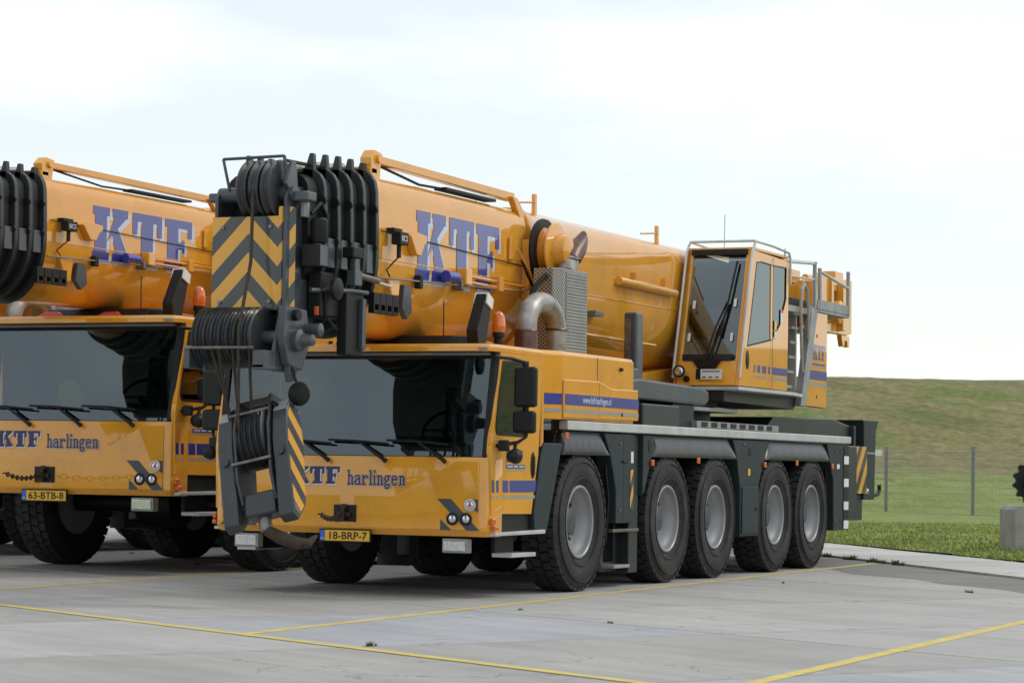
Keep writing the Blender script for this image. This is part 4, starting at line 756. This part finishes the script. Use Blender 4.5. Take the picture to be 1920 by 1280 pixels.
def chain(p,q,label,sag=.05,n=16):
    p=Vector(p); q=Vector(q); r=empty('chain',p); d=q-p; me=None
    for i in range(n):
        t=(i+.5)/n; c=d*t-Vector((0,0,sag*4*t*(1-t)))
        if me is None: o=MB().torus((0,0,0),.022,.008,'z',12,5,(1.75,1,1)).build('chain_link','rust',r); me=o.data
        else: o=bpy.data.objects.new('chain_link',me); COL.objects.link(o); o.parent=r
        o.location=c; o.rotation_mode='QUATERNION'; o.rotation_quaternion=d.to_track_quat('X','Z')@Quaternion((1,0,0),R(90*(i%2)))
    k=d.length/n/.066
    for o in [x for x in bpy.data.objects if x.parent==r]: o.scale=(max(1,k),1,1)
    return tag(r,label,'chain','chains tying the hooks')
chain((.42,-1.42,.80),(-.03,-.15,.78),'rusty chain tying the hook to the coupling above plate 18-BRP-7')
a=OFF+Vector((.42,-1.42,.80))*S2+Vector((0,0,LIFT)); b=OFF+Vector((-.03,-.15,.78))*S2+Vector((0,0,LIFT)); chain(a,b,'rusty chain tying the hook to the coupling above plate 63-BTB-8')
# things on the second crane
def helmet():
    p=OFF+Vector((.12,.13,1.50))*S2+Vector((0,0,LIFT)); r=empty('safety_helmet',p)
    MB().lathe([(.125,0),(.128,.03),(.115,.09),(.075,.135),(.02,.15)],24,ax='z').build('shell','helmet',r); MB().lathe([(.125,-.004),(.165,.0),(.165,.008),(.12,.012)],24,ax='z').build('brim','helmet',r)
    for a in(-.03,.03): MB().tube([(a,-.12,.06),(a,-.06,.135),(a,.02,.152),(a,.1,.10)],.008,5).build('shell_ridge','helmet',r)
    r.rotation_euler=(R(-70),0,R(10)); r.location.z+=.1; tag(r,'yellow safety helmet behind the windscreen of the crane with plate 63-BTB-8','helmet')
helmet()
for i,(x,y) in enumerate(((-.35,.55),(.35,.6))):
    p=OFF+Vector((x,y,2.39))*S2+Vector((0,0,LIFT)); r=empty('warning_wedge',p)
    MB().prism([(-.26,0),(.26,0),(.24,.03),(.10,.04),(.04,.085),(-.12,.08),(-.24,.03)],'y',-.08,.08).build('wedge_body','red',r,.01); MB().box(-.28,.28,-.1,.1,-.01,.0).build('base_plate','red',r)
    tag(r,'red wedge lying on the cab roof of the crane with plate 63-BTB-8','wedge','red wedges on a cab roof')
# ------------------------------------------------------------------ ground
ANG=R(-30); ud=Vector((math.cos(ANG),math.sin(ANG),0)); vd=Vector((-math.sin(ANG),math.cos(ANG),0))
gr=MB().box(-400,400,-120,500,-.5,-.06).build('ground','lawn',None,smooth=False); tag(gr,kind='structure')
pav=MB(); 
def uv(u,v,z=0): p=ud*u+vd*v; return (p.x,p.y,z)
U0,DU,V0,DV=-.55,3.2,-3.80,3.45
NU,NV=(-16,12),(-8,9)
pv=MB()
pc=[uv(U0+NU[0]*DU,V0+NV[0]*DV,-.03),uv(U0+NU[1]*DU,V0+NV[0]*DV,-.03),uv(U0+NU[1]*DU,V0+NV[1]*DV,-.03),uv(U0+NU[0]*DU,V0+NV[1]*DV,-.03)]
pv.loft([[(p[0],p[1],-.2) for p in pc],pc]); pav=pv.build('pavement','joint_fill'); tag(pav,kind='structure')
BLUE={(1,0),(3,0),(3,1)}
slab_me={}
def slab(i,j):
    u0,u1,v0,v1=U0+i*DU+.014,U0+(i+1)*DU-.014,V0+j*DV+.014,V0+(j+1)*DV-.014
    key='slab_blue' if (i,j) in BLUE else 'slab'
    if key not in slab_me:
        a,b=(u1-u0)/2,(v1-v0)/2
        mb=MB(); random.seed(5)
        ring=[]
        for sx,sy,ex,ey in((-a,-b,a,-b),(a,-b,a,b),(a,b,-a,b),(-a,b,-a,-b)):
            for t in range(12):
                q=t/12; x=sx+(ex-sx)*q; y=sy+(ey-sy)*q; ring.append((x+random.uniform(-.004,.004),y+random.uniform(-.004,.004)))
        mb.loft([[(x,y,-.10) for x,y in ring],[(x,y,-.010) for x,y in ring],[(x*.996,y*.996,0) for x,y in ring]])
        o=mb.build('slab',key,pav); slab_me[key]=o.data
    else:
        o=bpy.data.objects.new('slab',slab_me[key]); COL.objects.link(o); o.parent=pav
    c=uv((u0+u1)/2,(v0+v1)/2,random.uniform(-.0012,.0)); o.location=c; o.rotation_euler=(0,0,ANG+(math.pi if (i*7+j*3)%2 else 0))
for i in range(*NU):
    for j in range(*NV): slab(i,j)
def strip(name,m,p,q,w,z,kind='structure',wob=.004,n=40,th=.0):
    p=Vector((*p,0)); q=Vector((*q,0)); d=(q-p).normalized(); nn=Vector((-d.y,d.x,0)); mb=MB()
    L=[];
    for k in range(n+1):
        c=p.lerp(q,k/n); a=c+nn*(w/2+random.uniform(-wob,wob)); b=c-nn*(w/2+random.uniform(-wob,wob)); L.append([(a.x,a.y,z),(b.x,b.y,z)])
    o=mb.loft(L,cap=False,closed=False).build(name,m,smooth=False); tag(o,kind=kind); return o
def cross_front(x): return -3.42-.5735*(x+1.58)
strip('parking_line','line_yellow',(1.97,cross_front(1.97)),(1.60,12.6),.11,.0015)
strip('parking_line','line_yellow',(-3.05,cross_front(-3.05)+.3),(-3.75,12.5),.11,.0015)
strip('parking_line','line_yellow',(6.52,cross_front(6.5)-1.5),(6.42,9.0),.12,.0015)
strip('parking_line','line_yellow',(-8.1,cross_front(-8.1)),(-8.8,13),.11,.0015)
strip('front_line','line_yellow',(-13,cross_front(-13)),(11,cross_front(11)),.12,.0022,n=80)
# concrete path at the edge, weathered strip before it, lawn, dike
pd=Vector((.58,-.815,0)).normalized(); pn=Vector((.815,.58,0)).normalized()
def along(base,t,off,z): p=Vector((*base,0))+pd*t+pn*off; return (p.x,p.y,z)
def edge(off,jit=.0,z=0,n=60): return [along((1.6,12.6),-40+75*k/n,off+random.uniform(-jit,jit),z) for k in range(n+1)]
a=edge(-1.4,.35,.0012); b=edge(.02,0,.0012); tag(MB().loft([[x,y] for x,y in zip(a,b)],cap=False,closed=False).build('weathered_strip','slab_dark',smooth=False),kind='structure')
a,b=edge(0,.01,.03),edge(2.0,.01,.03); a0,b0=edge(0,.01,-.1),edge(2.0,.01,-.1)
pth=MB().loft([[w,x,y,z] for w,x,y,z in zip(a0,a,b,b0)]).build('path','slab_light',smooth=False); tag(pth,kind='structure')
def terrain():
    th=R(24); C=Vector((11.317,-21.723,0)); fw=Vector((-math.sin(th),math.cos(th),0)); rt=Vector((math.cos(th),math.sin(th),0))
    ds0=[74,77,80,84,88,92,95,98,101,104,106,107.2,108.5,110,114,120,135]; hs0=[0,.0,.25,.75,1.15,1.45,2.0,2.9,3.8,4.65,5.05,5.22,5.26,5.22,5.0,4,0]
    ds,hs=[],[]
    for a,b,ha,hb in zip(ds0,ds0[1:],hs0,hs0[1:]):
        nn=max(1,int((b-a)/.7)) if b<111 else 1
        for q in range(nn): ds.append(a+(b-a)*q/nn); hs.append(ha+(hb-ha)*q/nn)
    ds.append(135); hs.append(0)
    mb=MB(); S=[]
    for k in range(601):
        x=-150+300*k/600; r=[]
        for d,h in zip(ds,hs):
            p=C+rt*x+fw*(d-max(0,x-26)*.95); z=h*(1+max(0,x-30)*.008)+(math.sin(x*.21+d)*.05+math.sin(x*.57+d*.7)*.04+random.uniform(-.05,.05)+math.sin(x*1.7+d*.9)*.03)*(1 if 0<h<4.6 else .3); r.append((p.x,p.y,z-.02))  # unseen right end bent nearer and raised to block sky from paint reflections
        S.append(r)
    o=mb.loft(S,cap=False,closed=False).build('dike','dike_grass'); tag(o,kind='structure'); o.data.materials.append(M['lawn'])
    for k,f in enumerate(o.data.polygons):
        if ds[k%(len(ds)-1)]<88+random.uniform(-2,2): f.material_index=1
terrain()
lw=MB(); L=[]
for off in(1.98,6,14,30,60,140):
    e=edge(off,.06 if off<3 else .4,0,60); L.append([(x,y,.035+random.uniform(0,.03)+(-.05 if off>100 else 0)) for x,y,z in e])
lawn=lw.loft(L,cap=False,closed=False).build('lawn','lawn'); tag(lawn,kind='structure')
def scatter(name,m,n,fn,label,cat):
    mb=MB(); bm=mb.bm
    for _ in range(n): fn(bm)
    o=mb.build(name,m,smooth=False); tag(o,label,cat,kind='stuff'); return o
def blade(bm):
    t=random.uniform(-16,30); off=2.0+abs(random.gauss(0,1))**1.2*20
    p=Vector(along((1.6,12.6),t-8,off,.03)); h=random.uniform(.04,.085)*(1.5 if random.random()<.06 else 1); a=random.uniform(0,6.28); w=.022
    d=Vector((math.cos(a)*w,math.sin(a)*w,0)); l=Vector((random.uniform(-.05,.05),random.uniform(-.05,.05),h))
    bm.faces.new([bm.verts.new(p-d),bm.verts.new(p+d),bm.verts.new(p+l)])
scatter('grass','blade',120000,blade,'short green grass on the flat lawn beyond the concrete path','grass')
def flower(bm):
    t=random.uniform(-16,22); off=2.1+abs(random.gauss(0,1))*4.5; p=Vector(along((1.6,12.6),t-6,off,random.uniform(.05,.11))); r=random.uniform(.008,.017)
    v=[bm.verts.new(p+Vector(q)*r) for q in((1,0,0),(-1,0,0),(0,1,0),(0,-1,0),(0,0,.8),(0,0,-.8))]
    for a,b,c in((0,2,4),(2,1,4),(1,3,4),(3,0,4),(2,0,5),(1,2,5),(3,1,5),(0,3,5)): bm.faces.new((v[a],v[b],v[c]))
scatter('flowers','flower',900,flower,'small yellow flowers dotted over the lawn by the path','flowers')
# weeds in the joints
def weed_mesh():
    mb=MB(); random.seed(3)
    for _ in range(60):
        a=random.uniform(0,6.28); r=random.uniform(0,.045); p=Vector((math.cos(a)*r*2.2,math.sin(a)*r*.7,0)); h=random.uniform(.02,.07); w=.007; q=Vector((w*math.cos(a+1),w*math.sin(a+1),0)); l=Vector((random.uniform(-.03,.03),random.uniform(-.03,.03),h))
        mb.bm.faces.new([mb.bm.verts.new(p-q),mb.bm.verts.new(p+q),mb.bm.verts.new(p+l)])
    return mb.build('weed','weed',smooth=False)
wd=weed_mesh(); random.seed(11); firstw=True
spots=[]
for i in range(-4,5):
    for j in range(-3,5):
        for _ in range(1):
            if random.random()<.2: spots.append((U0+i*DU+random.uniform(-.02,.02),V0+j*DV+random.uniform(.2,3.2),90))
            if random.random()<.24: spots.append((U0+i*DU+random.uniform(.2,3),V0+j*DV+random.uniform(-.02,.02),0))
for u,v,r in spots:
    o=wd if firstw else wd.copy()
    if not firstw: COL.objects.link(o)
    firstw=False; o.location=uv(u,v,.0); s=random.uniform(.3,.8); o.scale=(s*random.uniform(.8,1.8),s,s*random.uniform(.6,1.2)); o.rotation_euler=(0,0,ANG+R(r)); tag(o,'small green weed growing in a joint between concrete slabs','weed','weeds in the slab joints')
for k in range(14):
    o=wd.copy(); COL.objects.link(o); o.location=along((1.6,12.6),random.uniform(-3.5,1.2),-.03,.0); s=random.uniform(.8,1.5); o.scale=(s,s,s*.9); o.rotation_euler=(0,0,random.uniform(0,6)); tag(o,'dark weed tuft at the edge of the concrete path behind the rear wheels','weed','weeds along the path edge')
# fence
def fence():
    th=R(24); C=Vector((11.317,-21.723,0)); fw=Vector((-math.sin(th),math.cos(th),0)); rt=Vector((math.cos(th),math.sin(th),0))
    def P(x,d,z=0): p=C+rt*x+fw*d; return Vector((p.x,p.y,z))
    A=P(11.43,77.9); Bq=P(13.4,74.2); d=(Bq-A)
    r=empty('wire_fence',A); post=None
    for k in range(-12,9):
        if post is None:
            post=MB().cyl((0,0,-.1),(0,0,2.0),.05,.05,10).lathe([(.055,2.0),(.055,2.03),(.02,2.05)],10,(0,0,0),'z').build('post','galv',r); o=post
        else: o=post.copy(); COL.objects.link(o)
        o.location=d*k
    for z in[.05+.2*i for i in range(10)]: MB().tube([d*-12+Vector((0,0,z)),d*8+Vector((0,0,z))],.006 if z not in(.05,1.85) else .01,4).build('rail_wire','galv',r)
    # upright wires of the mesh
    mb=MB()
    for k in range(0,560):
        t=-12+20*k/560; p=d*t; mb.tube([p+Vector((0,0,.05)),p+Vector((0,0,1.9))],.0025,3)
    o=mb.build('mesh_wires','galv',r); o['kind']='stuff'
    bx=MB().box(-.32,.32,-.02,.02,-.09,.09).build('fence_sign','white',r); bx.location=d*-.12+Vector((0,-.08,1.84)); bx.rotation_euler=(0,0,math.atan2(d.y,d.x))
    tag(r,'grey wire mesh fence with steel posts at the foot of the dike','fence')
fence()
# concrete block with a toothed drive wheel on top
def block():
    p=Vector((2.18,18.3,.03)); r=empty('concrete_block',p,(0,0,R(30)))
    MB().prism([(0,0),(2.2,0),(2.2,.66),(2.12,.72),(.06,.72),(0,.66)],'y',0,.8).build('block_body','concrete_block',r,.02); B('lifting_slot','black',r,.75,1.15,-.004,.03,.06,.20,0)
    tag(r,'weathered concrete block standing on the lawn by the path','concrete block')
    q=empty('drive_wheel',p+Vector((.25,.42,.72)),(0,0,R(24)))
    mb=MB(); N=14; pr=[]
    for i in range(N*4):
        t=2*math.pi*i/(N*4); rr=(.33,.38,.38,.33)[i%4]; pr.append((rr*math.cos(t),.38+rr*math.sin(t)))
    mb.prism(pr,'y',-.06,.06).build('sprocket','black',q,.006); MB().lathe([(.2,-.2),(.2,-.07),(.08,-.06)],18,(0,0,.38),'y').build('hub','dark',q); B('stand','dark',q,-.12,.16,-.1,.14,0,.1); MB().box(.2,.9,-.1,.1,.2,.55).build('gear_case','dark',q,.04); MB().lathe([(.10,.0),(.11,.1),(.06,.16)],14,(.05,0,.74),'z').build('filler_cap','black',q)
    tag(q,'black toothed drive wheel standing on the concrete block','drive wheel')
block()
